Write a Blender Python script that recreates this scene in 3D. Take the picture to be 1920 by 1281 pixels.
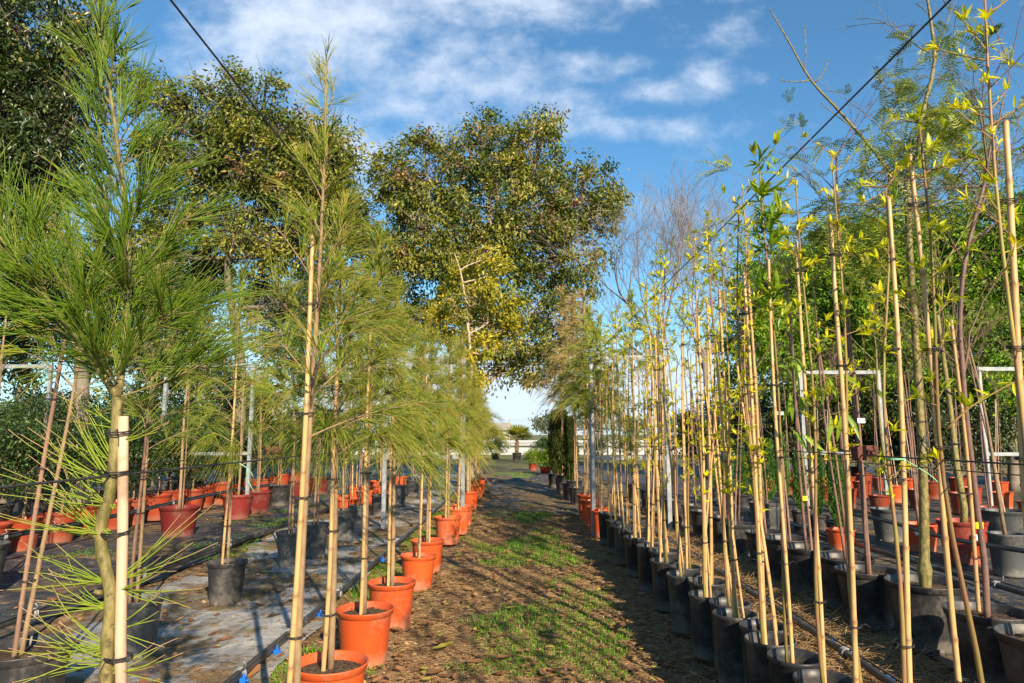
import bpy, math, random
import numpy as np
from mathutils import Vector

# ------------------------------------------------------------------ camera, sky, sun, exposure
SC = bpy.context.scene
COL = SC.collection
for _o in list(bpy.data.objects):
    bpy.data.objects.remove(_o)

PITCH = math.atan((815 - 640.5) / 1280.0)
YAW = math.atan(5 / 1280.0)
CAMZ = 1.05
cam_data = bpy.data.cameras.new("camera")
cam = bpy.data.objects.new("camera", cam_data)
COL.objects.link(cam)
cam.location = (0, 0, CAMZ)
cam.rotation_euler = (math.pi / 2 + PITCH, 0, -YAW)
cam_data.sensor_width = 36.0
cam_data.lens = 24.0
cam_data.clip_start = 0.02
cam_data.clip_end = 3000
SC.camera = cam

SUN_EL = math.radians(26)
SUN_AZ = math.atan2(0.385, -0.92)          # measured from +Y towards +X
world = bpy.data.worlds.new("World")
SC.world = world
world.use_nodes = True
SC.view_settings.view_transform = 'Standard'
SC.view_settings.look = 'None'
SC.view_settings.gamma = 1
SC.view_settings.exposure = 0.92
sun_data = bpy.data.lights.new("sun", 'SUN')
sun_data.energy = 5.0
sun_data.angle = math.radians(0.5)
sun_data.color = (1.0, 0.83, 0.60)
sun = bpy.data.objects.new("sun", sun_data)
COL.objects.link(sun)
SDIR = Vector((math.sin(SUN_AZ) * math.cos(SUN_EL), math.cos(SUN_AZ) * math.cos(SUN_EL), math.sin(SUN_EL)))
sun.rotation_euler = SDIR.to_track_quat('Z', 'Y').to_euler()


class NT:
    """small helper around a node tree"""
    def __init__(self, tree):
        self.t = tree
        self.n = tree.nodes
        self.l = tree.links

    def new(self, kind, **kw):
        n = self.n.new(kind)
        for k, v in kw.items():
            setattr(n, k, v)
        return n

    def put(self, sock, v):
        if isinstance(v, bpy.types.NodeSocket):
            self.l.new(v, sock)
        elif isinstance(v, (tuple, list)) and len(v) == 3 and sock.type == 'RGBA':
            sock.default_value = (*v, 1)
        else:
            sock.default_value = v

    def math(self, op, a, b=None, c=None, clamp=False):
        n = self.new('ShaderNodeMath', operation=op, use_clamp=clamp)
        self.put(n.inputs[0], a)
        if b is not None:
            self.put(n.inputs[1], b)
        if c is not None:
            self.put(n.inputs[2], c)
        return n.outputs[0]

    def noise(self, vec, scale, detail=4, rough=0.55, dist=0.0):
        n = self.new('ShaderNodeTexNoise')
        if vec is not None:
            self.l.new(vec, n.inputs['Vector'])
        n.inputs['Scale'].default_value = scale
        n.inputs['Detail'].default_value = detail
        n.inputs['Roughness'].default_value = rough
        n.inputs['Distortion'].default_value = dist
        return n.outputs['Fac']

    def ramp(self, fac, stops):
        n = self.new('ShaderNodeValToRGB')
        self.put(n.inputs[0], fac)
        cr = n.color_ramp
        while len(cr.elements) > 1:
            cr.elements.remove(cr.elements[-1])
        for i, (p, c) in enumerate(stops):
            e = cr.elements[0] if i == 0 else cr.elements.new(p)
            e.position = p
            e.color = (*c, 1) if len(c) == 3 else c
        return n.outputs[0]

    def smooth(self, v, a, b, lo=0.0, hi=1.0):
        n = self.new('ShaderNodeMapRange', interpolation_type='SMOOTHSTEP')
        self.put(n.inputs[0], v)
        n.inputs[1].default_value = a
        n.inputs[2].default_value = b
        n.inputs[3].default_value = lo
        n.inputs[4].default_value = hi
        return n.outputs[0]

    def mix(self, f, a, b, mode='MIX'):
        n = self.new('ShaderNodeMix', data_type='RGBA', blend_type=mode)
        self.put(n.inputs[0], f)
        self.put(n.inputs[6], a)
        self.put(n.inputs[7], b)
        return n.outputs[2]

    def bump(self, h, strength, dist=0.01):
        n = self.new('ShaderNodeBump')
        self.put(n.inputs['Height'], h)
        n.inputs['Strength'].default_value = strength
        n.inputs['Distance'].default_value = dist
        return n.outputs[0]


def build_sky():
    w = NT(world.node_tree)
    for n in list(w.n):
        w.n.remove(n)
    out = w.new('ShaderNodeOutputWorld')
    bg = w.new('ShaderNodeBackground')
    bg.inputs['Strength'].default_value = 0.088
    sky = w.new('ShaderNodeTexSky', sky_type='NISHITA')
    sky.sun_disc = False
    sky.sun_elevation = SUN_EL
    sky.sun_rotation = SUN_AZ
    sky.air_density = 1.1
    sky.dust_density = 0.25
    sky.ozone_density = 3.0
    tc = w.new('ShaderNodeTexCoord')
    sp = w.new('ShaderNodeSeparateXYZ')
    w.l.new(tc.outputs['Generated'], sp.inputs[0])
    x, y, z = sp.outputs
    ys = w.math('MAXIMUM', y, 0.05)
    u = w.math('DIVIDE', x, ys)          # tangent of the azimuth
    v = w.math('DIVIDE', z, ys)          # height above the horizon
    cb = w.new('ShaderNodeCombineXYZ')
    w.put(cb.inputs[0], u)
    w.put(cb.inputs[1], w.math('MULTIPLY', v, 1.35))
    n1 = w.noise(cb.outputs[0], 4.2, 9, 0.56, 0.08)
    n2 = w.noise(cb.outputs[0], 13.0, 9, 0.62, 0.1)
    # banks of cloud: centre u, centre v, half width, half height, weight
    banks = [(-0.30, 0.64, 0.22, 0.13, 1.0), (0.0, 0.70, 0.26, 0.08, 0.9), (-0.10, 0.55, 0.22, 0.11, 0.8),
             (0.20, 0.70, 0.06, 0.055, 0.85), (0.34, 0.71, 0.055, 0.035, 0.75), (0.13, 0.57, 0.08, 0.035, 0.85),
             (0.30, 0.55, 0.05, 0.035, 0.65), (0.18, 0.47, 0.20, 0.026, 0.75), (0.22, 0.53, 0.10, 0.030, 0.75),
             (-0.25, 0.43, 0.12, 0.09, 0.75), (0.60, 0.60, 0.08, 0.08, 0.45), (-0.48, 0.55, 0.14, 0.16, 0.6),
             (0.04, 0.52, 0.16, 0.06, 0.6), (0.0, 0.055, 0.40, 0.07, 2.0), (0.25, 0.33, 0.12, 0.03, 0.55), (0.36, 0.64, 0.05, 0.04, 0.6),
             (0.36, 0.20, 0.25, 0.06, 0.6), (-0.7, 0.12, 0.5, 0.10, 0.8), (0.5, 0.1, 0.5, 0.06, 0.7)]
    tot = None
    for cu, cv, a, b, k in banks:
        du = w.math('DIVIDE', w.math('SUBTRACT', u, cu), a)
        dv = w.math('DIVIDE', w.math('SUBTRACT', v, cv), b)
        r2 = w.math('ADD', w.math('MULTIPLY', du, du), w.math('MULTIPLY', dv, dv))
        g = w.math('MULTIPLY', w.math('EXPONENT', w.math('MULTIPLY', r2, -0.9)), k)
        tot = g if tot is None else w.math('MAXIMUM', tot, g)
    nn = w.math('ADD', w.math('MULTIPLY', n1, 0.5), w.math('MULTIPLY', n2, 0.5))
    m = w.math('ADD', w.math('MULTIPLY', w.math('SUBTRACT', nn, 0.5), 2.6), w.math('MULTIPLY', tot, 0.85))
    dens = w.math('MULTIPLY', w.smooth(m, 0.15, 1.15), 0.88)
    # low sky is a little paler
    tint = w.mix(1.0, sky.outputs[0], (0.62, 0.98, 1.10), 'MULTIPLY')
    shade = w.ramp(w.math('ADD', w.math('MULTIPLY', n2, 0.6), w.math('MULTIPLY', v, 0.5)),
                   [(0.2, (4.9, 5.6, 6.6)), (0.75, (5.4, 6.0, 6.9))])
    col = w.mix(dens, tint, shade)
    w.l.new(col, bg.inputs['Color'])
    w.l.new(bg.outputs[0], out.inputs['Surface'])


build_sky()

# ------------------------------------------------------------------ from a pixel of the photo to a place
CP, SP = math.cos(PITCH), math.sin(PITCH)
CY, SY = math.cos(YAW), math.sin(YAW)


def ray(px, py):
    r, u, f = px - 960.0, 640.5 - py, 1280.0
    x, y, z = r, f * CP - u * SP, f * SP + u * CP
    return (x * CY + y * SY, -x * SY + y * CY, z)


def W(px, py, d):
    x, y, z = ray(px, py)
    return Vector((x / y * d, d, CAMZ + z / y * d))


# ------------------------------------------------------------------ mesh helpers
class MB:
    def __init__(self, seed=0):
        self.v, self.a, self.f, self.m = [], [], [], []
        self.n = 0

    def add(self, verts, faces, att=0.5, mat=0):
        verts = np.asarray(verts, dtype=np.float64).reshape(-1, 3)
        k = len(verts)
        if k == 0:
            return
        att = np.broadcast_to(np.asarray(att, dtype=np.float64), (k,))
        self.v.append(verts)
        self.a.append(att)
        for fa in (faces if isinstance(faces, list) else [faces]):
            fa = np.asarray(fa, dtype=np.int64)
            if fa.size:
                self.f.append(fa + self.n)
                self.m.append(np.full(len(fa), mat))
        self.n += k

    def build(self, name, mats, parent=None, smooth=True):
        if not isinstance(mats, (list, tuple)):
            mats = [mats]
        me = bpy.data.meshes.new(name)
        V = np.concatenate(self.v)
        me.vertices.add(len(V))
        me.vertices.foreach_set('co', V.astype(np.float32).ravel())
        cnt = sum(f.size for f in self.f)
        npoly = sum(len(f) for f in self.f)
        me.loops.add(cnt)
        me.polygons.add(npoly)
        me.loops.foreach_set('vertex_index', np.concatenate([f.ravel() for f in self.f]).astype(np.int32))
        sizes = np.concatenate([np.full(len(f), f.shape[1]) for f in self.f])
        starts = np.concatenate([[0], np.cumsum(sizes)[:-1]])
        me.polygons.foreach_set('loop_start', starts.astype(np.int32))
        me.polygons.foreach_set('material_index', np.concatenate(self.m).astype(np.int32))
        me.polygons.foreach_set('use_smooth', np.full(npoly, smooth))
        at = me.attributes.new('v', 'FLOAT', 'POINT')
        at.data.foreach_set('value', np.concatenate(self.a).astype(np.float32))
        for m in mats:
            me.materials.append(m)
        me.update(calc_edges=True)
        me.validate()
        o = bpy.data.objects.new(name, me)
        COL.objects.link(o)
        if parent is not None:
            o.parent = parent
        return o


def perp(T):
    """a unit vector perpendicular to each row of T"""
    ref = np.where(np.abs(T[:, 2:3]) > 0.9, np.array([[1.0, 0, 0]]), np.array([[0, 0, 1.0]]))
    A = np.cross(T, ref)
    return A / np.maximum(np.linalg.norm(A, axis=1, keepdims=True), 1e-9)


def strands(mb, P, R, sides=3, att=0.5, mat=0, cap=False):
    """P (N,K,3) points, R (N,K) radii: N thin tubes at once"""
    P = np.asarray(P, float)
    R = np.asarray(R, float)
    N, K, _ = P.shape
    T = P[:, -1] - P[:, 0]
    T = T / np.maximum(np.linalg.norm(T, axis=1, keepdims=True), 1e-9)
    A = perp(T)
    B = np.cross(T, A)
    ang = np.arange(sides) * 2 * math.pi / sides
    ring = A[:, None, :] * np.cos(ang)[None, :, None] + B[:, None, :] * np.sin(ang)[None, :, None]
    V = P[:, :, None, :] + ring[:, None, :, :] * R[:, :, None, None]
    base = (np.arange(N) * K * sides)[:, None, None]
    k = (np.arange(K - 1) * sides)[None, :, None]
    s = np.arange(sides)[None, None, :]
    s2 = (s + 1) % sides
    F = np.stack([base + k + s, base + k + s2, base + k + sides + s2, base + k + sides + s], -1).reshape(-1, 4)
    att = np.asarray(att, float)
    if att.ndim == 1:
        att = np.repeat(att, K * sides)
    elif att.ndim == 2:
        att = np.repeat(att.ravel(), sides)
    faces = [F]
    if cap:
        i = (np.arange(N) * K * sides)[:, None] + (K - 1) * sides + np.arange(sides)[None, :]
        faces.append(i)
    mb.add(V.reshape(-1, 3), faces, att, mat)


def tube(mb, pts, radii, sides=8, att=0.5, mat=0, cap=True):
    """one tube with its own frame at each point"""
    P = np.array([tuple(p) for p in pts], float)
    K = len(P)
    R = np.broadcast_to(np.asarray(radii, float), (K,))
    T = np.gradient(P, axis=0)
    T /= np.maximum(np.linalg.norm(T, axis=1, keepdims=True), 1e-9)
    A = np.zeros_like(P)
    A[0] = perp(T[:1])[0]
    for i in range(1, K):
        a = A[i - 1] - T[i] * np.dot(A[i - 1], T[i])
        A[i] = a / max(np.linalg.norm(a), 1e-9)
    B = np.cross(T, A)
    ang = np.arange(sides) * 2 * math.pi / sides
    V = P[:, None] + (A[:, None] * np.cos(ang)[None, :, None] + B[:, None] * np.sin(ang)[None, :, None]) * R[:, None, None]
    k = (np.arange(K - 1) * sides)[:, None]
    s = np.arange(sides)[None, :]
    s2 = (s + 1) % sides
    F = np.stack([k + s, k + s2, k + sides + s2, k + sides + s], -1).reshape(-1, 4)
    faces = [F]
    if cap:
        faces.append(np.arange(sides)[None, ::-1])
        faces.append((K - 1) * sides + np.arange(sides)[None, :])
    mb.add(V.reshape(-1, 3), faces, att, mat)


def curve_pts(pts, n):
    """Catmull-Rom through the points"""
    P = [np.array(tuple(p), float) for p in pts]
    P = [2 * P[0] - P[1]] + P + [2 * P[-1] - P[-2]]
    out = []
    seg = len(P) - 3
    for i in range(n):
        t = i / (n - 1) * seg
        j = min(int(t), seg - 1)
        t -= j
        a, b, c, d = P[j], P[j + 1], P[j + 2], P[j + 3]
        out.append(0.5 * (2 * b + (c - a) * t + (2 * a - 5 * b + 4 * c - d) * t * t + (3 * b - a - 3 * c + d) * t ** 3))
    return np.array(out)


def lathe(mb, prof, n=32, att=0.5, mat=0, wob=None):
    V = []
    for r, z in prof:
        for i in range(n):
            a = 2 * math.pi * i / n
            rr = r * (1 + (wob(a, z) if wob else 0))
            V.append((rr * math.cos(a), rr * math.sin(a), z))
    F = []
    for k in range(len(prof) - 1):
        for i in range(n):
            j = (i + 1) % n
            F.append((k * n + i, k * n + j, (k + 1) * n + j, (k + 1) * n + i))
    mb.add(V, np.array(F), att, mat)


def box(mb, x0, x1, y0, y1, z0, z1, att=0.5, mat=0):
    V = [(x0, y0, z0), (x1, y0, z0), (x1, y1, z0), (x0, y1, z0), (x0, y0, z1), (x1, y0, z1), (x1, y1, z1), (x0, y1, z1)]
    F = [(0, 3, 2, 1), (4, 5, 6, 7), (0, 1, 5, 4), (1, 2, 6, 5), (2, 3, 7, 6), (3, 0, 4, 7)]
    mb.add(V, np.array(F), att, mat)


def leaves(mb, C, D, N, L, Wd, att, fold=0.25, droop=0.15, mat=0, full=False):
    """leaf blades: base C, direction D, normal N, length L, width Wd"""
    C = np.asarray(C, float)
    n = len(C)
    if n == 0:
        return
    D = D / np.maximum(np.linalg.norm(D, axis=1, keepdims=True), 1e-9)
    S = np.cross(D, N)
    S /= np.maximum(np.linalg.norm(S, axis=1, keepdims=True), 1e-9)
    U = np.cross(S, D)
    L = np.broadcast_to(np.asarray(L, float), (n,))[:, None]
    Wd = np.broadcast_to(np.asarray(Wd, float), (n,))[:, None]
    droop = np.broadcast_to(np.asarray(droop, float), (n,))[:, None]
    tip = C + D * L - U * L * droop
    if full:
        bw = np.where(np.arange(n) % 2 == 0, 1.0, -1.0)[:, None] * L * 0.04
        def st(t, hw):
            c = C + D * L * t - U * L * droop * t * t + S * bw * math.sin(3.1 * t)
            return c, c + S * Wd * hw + U * Wd * fold * hw * 2, c - S * Wd * hw + U * Wd * fold * hw * 2
        m1, l1, r1 = st(0.22, 0.36)
        m2, l2, r2 = st(0.50, 0.50)
        m3, l3, r3 = st(0.78, 0.28)
        V = np.stack([C, l1, m1, r1, l2, m2, r2, l3, m3, r3, tip], 1).reshape(-1, 3)
        b = np.arange(n)[:, None] * 11
        F = np.concatenate([b + [0, 2, 1], b + [0, 3, 2], b + [7, 8, 10], b + [8, 9, 10]])
        F2 = np.concatenate([b + [1, 2, 5, 4], b + [2, 3, 6, 5], b + [4, 5, 8, 7], b + [5, 6, 9, 8]])
        F = [F, F2]
        k = 11
    else:
        l = C + D * L * 0.45 + S * Wd * 0.5 + U * Wd * fold
        r = C + D * L * 0.45 - S * Wd * 0.5 + U * Wd * fold
        V = np.stack([C, l, tip, r], 1).reshape(-1, 3)
        b = np.arange(n)[:, None] * 4
        F = np.concatenate([b + [0, 2, 1], b + [0, 3, 2]])
        k = 4
    mb.add(V, F, np.repeat(np.broadcast_to(np.asarray(att, float), (n,)), k), mat)


def unit(r, n):
    v = r.normal(size=(n, 3))
    return v / np.linalg.norm(v, axis=1, keepdims=True)


# ------------------------------------------------------------------ naming
def tag(o, label=None, cat=None, group=None, kind=None):
    if label:
        o['label'] = label
    if cat:
        o['category'] = cat
    if group:
        o['group'] = group
    if kind:
        o['kind'] = kind
    return o


def thing(name, label, cat, loc=(0, 0, 0), rz=0.0, group=None):
    o = bpy.data.objects.new(name, None)
    o.empty_display_size = 0.1
    COL.objects.link(o)
    o.location = loc
    o.rotation_euler = (0, 0, rz)
    return tag(o, label, cat, group)


def dup(root, loc, rz=0.0, label=None, group=None, scale=None, pot_mat=None):
    r = root.copy()
    COL.objects.link(r)
    r.location = loc
    jit = random.Random(int(abs(loc[0] * 977 + loc[1] * 1301)))
    r.rotation_euler = (jit.uniform(-0.02, 0.02), jit.uniform(-0.02, 0.02), rz)
    if scale:
        r.scale = (scale, scale, scale)
    if label:
        r['label'] = label
    if group:
        r['group'] = group
    for ch in list(root.children):
        c = ch.copy()
        COL.objects.link(c)
        c.parent = r
        for g in list(ch.children):
            d = g.copy()
            COL.objects.link(d)
            d.parent = c
    return r


ORD = ('first second third fourth fifth sixth seventh eighth ninth tenth eleventh twelfth thirteenth fourteenth fifteenth sixteenth '
       'seventeenth eighteenth nineteenth twentieth twenty-first twenty-second twenty-third twenty-fourth twenty-fifth twenty-sixth '
       'twenty-seventh twenty-eighth twenty-ninth thirtieth').split()


# ------------------------------------------------------------------ materials
def material(name):
    m = bpy.data.materials.new(name)
    m.use_nodes = True
    t = NT(m.node_tree)
    for n in list(t.n):
        t.n.remove(n)
    out = t.new('ShaderNodeOutputMaterial')
    return m, t, out


def leaf_mat(name, stops, trans=0.35, rough=0.45, spec=0.4, tcol=1.5, objvar=0.25):
    m, t, out = material(name)
    at = t.new('ShaderNodeAttribute', attribute_name='v')
    oi = t.new('ShaderNodeObjectInfo')
    f = t.math('ADD', at.outputs['Fac'], t.math('MULTIPLY', t.math('SUBTRACT', oi.outputs['Random'], 0.5), objvar))
    col = t.ramp(f, stops)
    p = t.new('ShaderNodeBsdfPrincipled')
    t.put(p.inputs['Base Color'], col)
    p.inputs['Roughness'].default_value = rough
    p.inputs['Specular IOR Level'].default_value = spec
    tr = t.new('ShaderNodeBsdfTranslucent')
    tc = t.mix(1.0, col, (tcol, tcol * 1.05, tcol * 0.5), 'MULTIPLY')
    t.put(tr.inputs['Color'], tc)
    mx = t.new('ShaderNodeMixShader')
    mx.inputs[0].default_value = trans
    t.l.new(p.outputs[0], mx.inputs[1])
    t.l.new(tr.outputs[0], mx.inputs[2])
    t.l.new(mx.outputs[0], out.inputs[0])
    return m


def solid_mat(name, c1, c2, scale=12, rough=0.6, spec=0.3, bump=0.2, stretch=None, objvar=0.3, metal=0.0, c3=None, s3=3.0, t3=(0.55, 0.7)):
    m, t, out = material(name)
    tc = t.new('ShaderNodeTexCoord')
    vec = tc.outputs['Object']
    if stretch:
        mp = t.new('ShaderNodeMapping')
        mp.inputs['Scale'].default_value = stretch
        t.l.new(vec, mp.inputs[0])
        vec = mp.outputs[0]
    n1 = t.noise(vec, scale, 5, 0.6)
    col = t.mix(t.smooth(n1, 0.3, 0.7), c1, c2)
    if c3:
        n3 = t.noise(tc.outputs['Object'], s3, 6, 0.65)
        col = t.mix(t.smooth(n3, *t3), col, c3)
    oi = t.new('ShaderNodeObjectInfo')
    k = t.math('ADD', 1.0 - objvar / 2, t.math('MULTIPLY', oi.outputs['Random'], objvar))
    cb = t.new('ShaderNodeCombineColor')
    for i in range(3):
        t.put(cb.inputs[i], k)
    col = t.mix(1.0, col, cb.outputs[0], 'MULTIPLY')
    p = t.new('ShaderNodeBsdfPrincipled')
    t.put(p.inputs['Base Color'], col)
    p.inputs['Roughness'].default_value = rough
    p.inputs['Specular IOR Level'].default_value = spec
    p.inputs['Metallic'].default_value = metal
    if bump:
        t.l.new(t.bump(n1, bump, 0.004), p.inputs['Normal'])
    t.l.new(p.outputs[0], out.inputs[0])
    return m


def pot_mat(name, c1, c2, dust, amount, rough=0.42):
    """moulded plastic pot: scuffs, splashed soil near the foot"""
    m, t, out = material(name)
    tc = t.new('ShaderNodeTexCoord')
    oi = t.new('ShaderNodeObjectInfo')
    off = t.new('ShaderNodeVectorMath', operation='ADD')
    t.l.new(tc.outputs['Object'], off.inputs[0])
    cb = t.new('ShaderNodeCombineXYZ')
    for i in range(3):
        t.put(cb.inputs[i], t.math('MULTIPLY', oi.outputs['Random'], 7.0 + i))
    t.l.new(cb.outputs[0], off.inputs[1])
    vec = off.outputs[0]
    n1 = t.noise(vec, 6, 6, 0.65)
    n2 = t.noise(vec, 45, 4, 0.7)
    sp = t.new('ShaderNodeSeparateXYZ')
    t.l.new(tc.outputs['Object'], sp.inputs[0])
    foot = t.smooth(sp.outputs[2], 0.10, 0.0)
    col = t.mix(t.smooth(n1, 0.3, 0.7), c1, c2)
    k = t.math('ADD', 0.75, t.math('MULTIPLY', oi.outputs['Random'], 0.4))
    cc = t.new('ShaderNodeCombineColor')
    for i in range(3):
        t.put(cc.inputs[i], k)
    col = t.mix(1.0, col, cc.outputs[0], 'MULTIPLY')
    d = t.math('MULTIPLY', t.smooth(t.math('ADD', t.math('ADD', t.math('MULTIPLY', n1, 0.7), t.math('MULTIPLY', n2, 0.4)),
                                           t.math('MULTIPLY', foot, 0.26)), 0.50, 0.78), amount)
    col = t.mix(d, col, dust)
    p = t.new('ShaderNodeBsdfPrincipled')
    t.put(p.inputs['Base Color'], col)
    t.put(p.inputs['Roughness'], t.math('ADD', rough, t.math('MULTIPLY', d, 0.4)))
    p.inputs['Specular IOR Level'].default_value = 0.4
    t.l.new(t.bump(n2, 0.12, 0.002), p.inputs['Normal'])
    t.l.new(p.outputs[0], out.inputs[0])
    return m


def bamboo_mat(name, c1, c2, node_col):
    m, t, out = material(name)
    tc = t.new('ShaderNodeTexCoord')
    oi = t.new('ShaderNodeObjectInfo')
    at = t.new('ShaderNodeAttribute', attribute_name='v')
    mp = t.new('ShaderNodeMapping')
    mp.inputs['Scale'].default_value = (60, 60, 2.2)
    t.l.new(tc.outputs['Object'], mp.inputs[0])
    n1 = t.noise(mp.outputs[0], 1.0, 5, 0.6)
    n2 = t.noise(tc.outputs['Object'], 7.0, 5, 0.7)
    col = t.mix(t.smooth(n1, 0.3, 0.7), c1, c2)
    f = t.math('ADD', t.math('MULTIPLY', t.smooth(n2, 0.52, 0.72), 0.75), t.math('MULTIPLY', oi.outputs['Random'], 0.35))
    col = t.mix(t.math('MULTIPLY', f, 0.72), col, (0.16, 0.085, 0.045))
    col = t.mix(t.math('MULTIPLY', at.outputs['Fac'], 0.8), col, node_col)
    p = t.new('ShaderNodeBsdfPrincipled')
    t.put(p.inputs['Base Color'], col)
    p.inputs['Roughness'].default_value = 0.45
    t.l.new(t.bump(n1, 0.2, 0.002), p.inputs['Normal'])
    t.l.new(p.outputs[0], out.inputs[0])
    return m


M = {}
M['orange'] = pot_mat('orange_plastic', (0.66, 0.098, 0.020), (0.52, 0.070, 0.018), (0.42, 0.22, 0.13), 0.62)
M['shaded_red'] = pot_mat('shaded_red_plastic', (0.20, 0.022, 0.020), (0.15, 0.018, 0.016), (0.24, 0.13, 0.10), 0.5)  # red plastic darkened, the shade at left put into its colour
M['red'] = pot_mat('red_plastic', (0.36, 0.035, 0.022), (0.28, 0.030, 0.020), (0.30, 0.19, 0.14), 0.4)
M['shaded_pot'] = pot_mat('shaded_pot_plastic', (0.30, 0.044, 0.016), (0.24, 0.036, 0.015), (0.26, 0.14, 0.09), 0.5)  # orange with left-row shade put into its colour; also on far red pots
M['black'] = pot_mat('black_plastic', (0.022, 0.023, 0.026), (0.035, 0.036, 0.040), (0.20, 0.17, 0.14), 0.55)
M['grey'] = pot_mat('grey_plastic', (0.075, 0.080, 0.085), (0.055, 0.058, 0.062), (0.25, 0.22, 0.19), 0.6, 0.5)
M['bamboo'] = bamboo_mat('bamboo', (0.62, 0.40, 0.17), (0.50, 0.30, 0.12), (0.14, 0.07, 0.03))
M['dowel'] = solid_mat('dowel_wood', (0.56, 0.38, 0.26), (0.44, 0.29, 0.20), 3, 0.7, stretch=(30, 30, 1.5), bump=0.3, c3=(0.25, 0.16, 0.1), s3=9, t3=(0.5, 0.75))
M['brown_stake'] = solid_mat('weathered_stake', (0.26, 0.15, 0.10), (0.17, 0.10, 0.07), 3, 0.75, stretch=(30, 30, 1.5), bump=0.3)
M['olive_bark'] = solid_mat('olive_bark', (0.12, 0.105, 0.03), (0.28, 0.225, 0.085), 70, 0.55, bump=1.0, stretch=(1, 1, 0.45), c3=(0.10, 0.075, 0.035), s3=48, t3=(0.55, 0.66))
M['tan_bark'] = solid_mat('tan_bark', (0.30, 0.20, 0.11), (0.20, 0.13, 0.075), 26, 0.75, bump=0.7, stretch=(3, 3, 1), c3=(0.10, 0.07, 0.045), s3=14, t3=(0.55, 0.75))
M['whip_bark'] = solid_mat('green_whip_bark', (0.20, 0.19, 0.035), (0.30, 0.22, 0.06), 16, 0.5, bump=0.25, stretch=(2, 2, 1), c3=(0.26, 0.13, 0.07), s3=5, t3=(0.40, 0.6), objvar=0.5)
M['purple_bark'] = solid_mat('purple_brown_bark', (0.20, 0.115, 0.09), (0.12, 0.07, 0.062), 24, 0.6, bump=0.5, stretch=(2, 2, 1), c3=(0.30, 0.22, 0.16), s3=9, t3=(0.55, 0.75))
M['pale_bark'] = solid_mat('pale_bark', (0.46, 0.36, 0.26), (0.33, 0.25, 0.17), 18, 0.8, bump=0.6, c3=(0.16, 0.11, 0.08), s3=7, t3=(0.55, 0.7))
M['grey_bark'] = solid_mat('grey_bark', (0.20, 0.165, 0.13), (0.13, 0.105, 0.085), 8, 0.85, bump=0.8, c3=(0.09, 0.09, 0.06), s3=3, t3=(0.5, 0.7))
M['bare_bark'] = solid_mat('bare_twig_bark', (0.23, 0.19, 0.155), (0.18, 0.145, 0.13), 3, 0.7, bump=0.2)
M['steel'] = solid_mat('galvanised_steel', (0.29, 0.31, 0.33), (0.20, 0.22, 0.24), 14, 0.55, 0.5, bump=0.15, metal=0.3, c3=(0.40, 0.38, 0.35), s3=5, t3=(0.5, 0.75))
M['rust'] = solid_mat('rusty_iron', (0.16, 0.055, 0.035), (0.09, 0.035, 0.025), 60, 0.8, bump=0.6)
M['wire'] = solid_mat('dark_wire', (0.035, 0.035, 0.04), (0.06, 0.06, 0.065), 40, 0.5, bump=0)
M['pipe'] = solid_mat('black_pipe', (0.022, 0.023, 0.027), (0.055, 0.058, 0.062), 9, 0.38, 0.5, bump=0.1, c3=(0.24, 0.21, 0.18), s3=7, t3=(0.58, 0.75))
M['tape'] = solid_mat('grey_tape', (0.30, 0.31, 0.32), (0.16, 0.165, 0.17), 30, 0.5, bump=0.4)
M['blue'] = solid_mat('blue_plastic', (0.01, 0.16, 0.62), (0.01, 0.12, 0.5), 20, 0.35, bump=0)
M['tie'] = solid_mat('black_tie', (0.02, 0.02, 0.022), (0.03, 0.03, 0.032), 20, 0.5, bump=0)
M['paper'] = solid_mat('white_tag', (0.74, 0.74, 0.72), (0.66, 0.66, 0.66), 10, 0.6, bump=0)
M['print'] = solid_mat('tag_print', (0.35, 0.36, 0.38), (0.4, 0.4, 0.42), 10, 0.6, bump=0)
M['yellow'] = solid_mat('yellow_tape', (0.80, 0.62, 0.02), (0.72, 0.55, 0.02), 10, 0.5, bump=0)
M['twine'] = solid_mat('green_twine', (0.20, 0.50, 0.30), (0.28, 0.58, 0.38), 60, 0.6, bump=0.2)
M['soil'] = solid_mat('potting_soil', (0.055, 0.036, 0.024), (0.14, 0.095, 0.06), 60, 0.95, 0.1, bump=1.0, c3=(0.26, 0.21, 0.16), s3=90, t3=(0.6, 0.7))
M['white'] = solid_mat('white_paint', (0.50, 0.50, 0.49), (0.42, 0.43, 0.43), 0.6, 0.6, bump=0)
M['concrete'] = solid_mat('concrete_post', (0.36, 0.31, 0.24), (0.28, 0.24, 0.19), 3, 0.8, bump=0.2)
M['roof'] = solid_mat('roof_tiles', (0.34, 0.18, 0.12), (0.28, 0.15, 0.11), 1, 0.8, bump=0)
M['dark_glass'] = solid_mat('dark_glass', (0.05, 0.07, 0.09), (0.04, 0.05, 0.07), 1, 0.2, bump=0)

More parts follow.
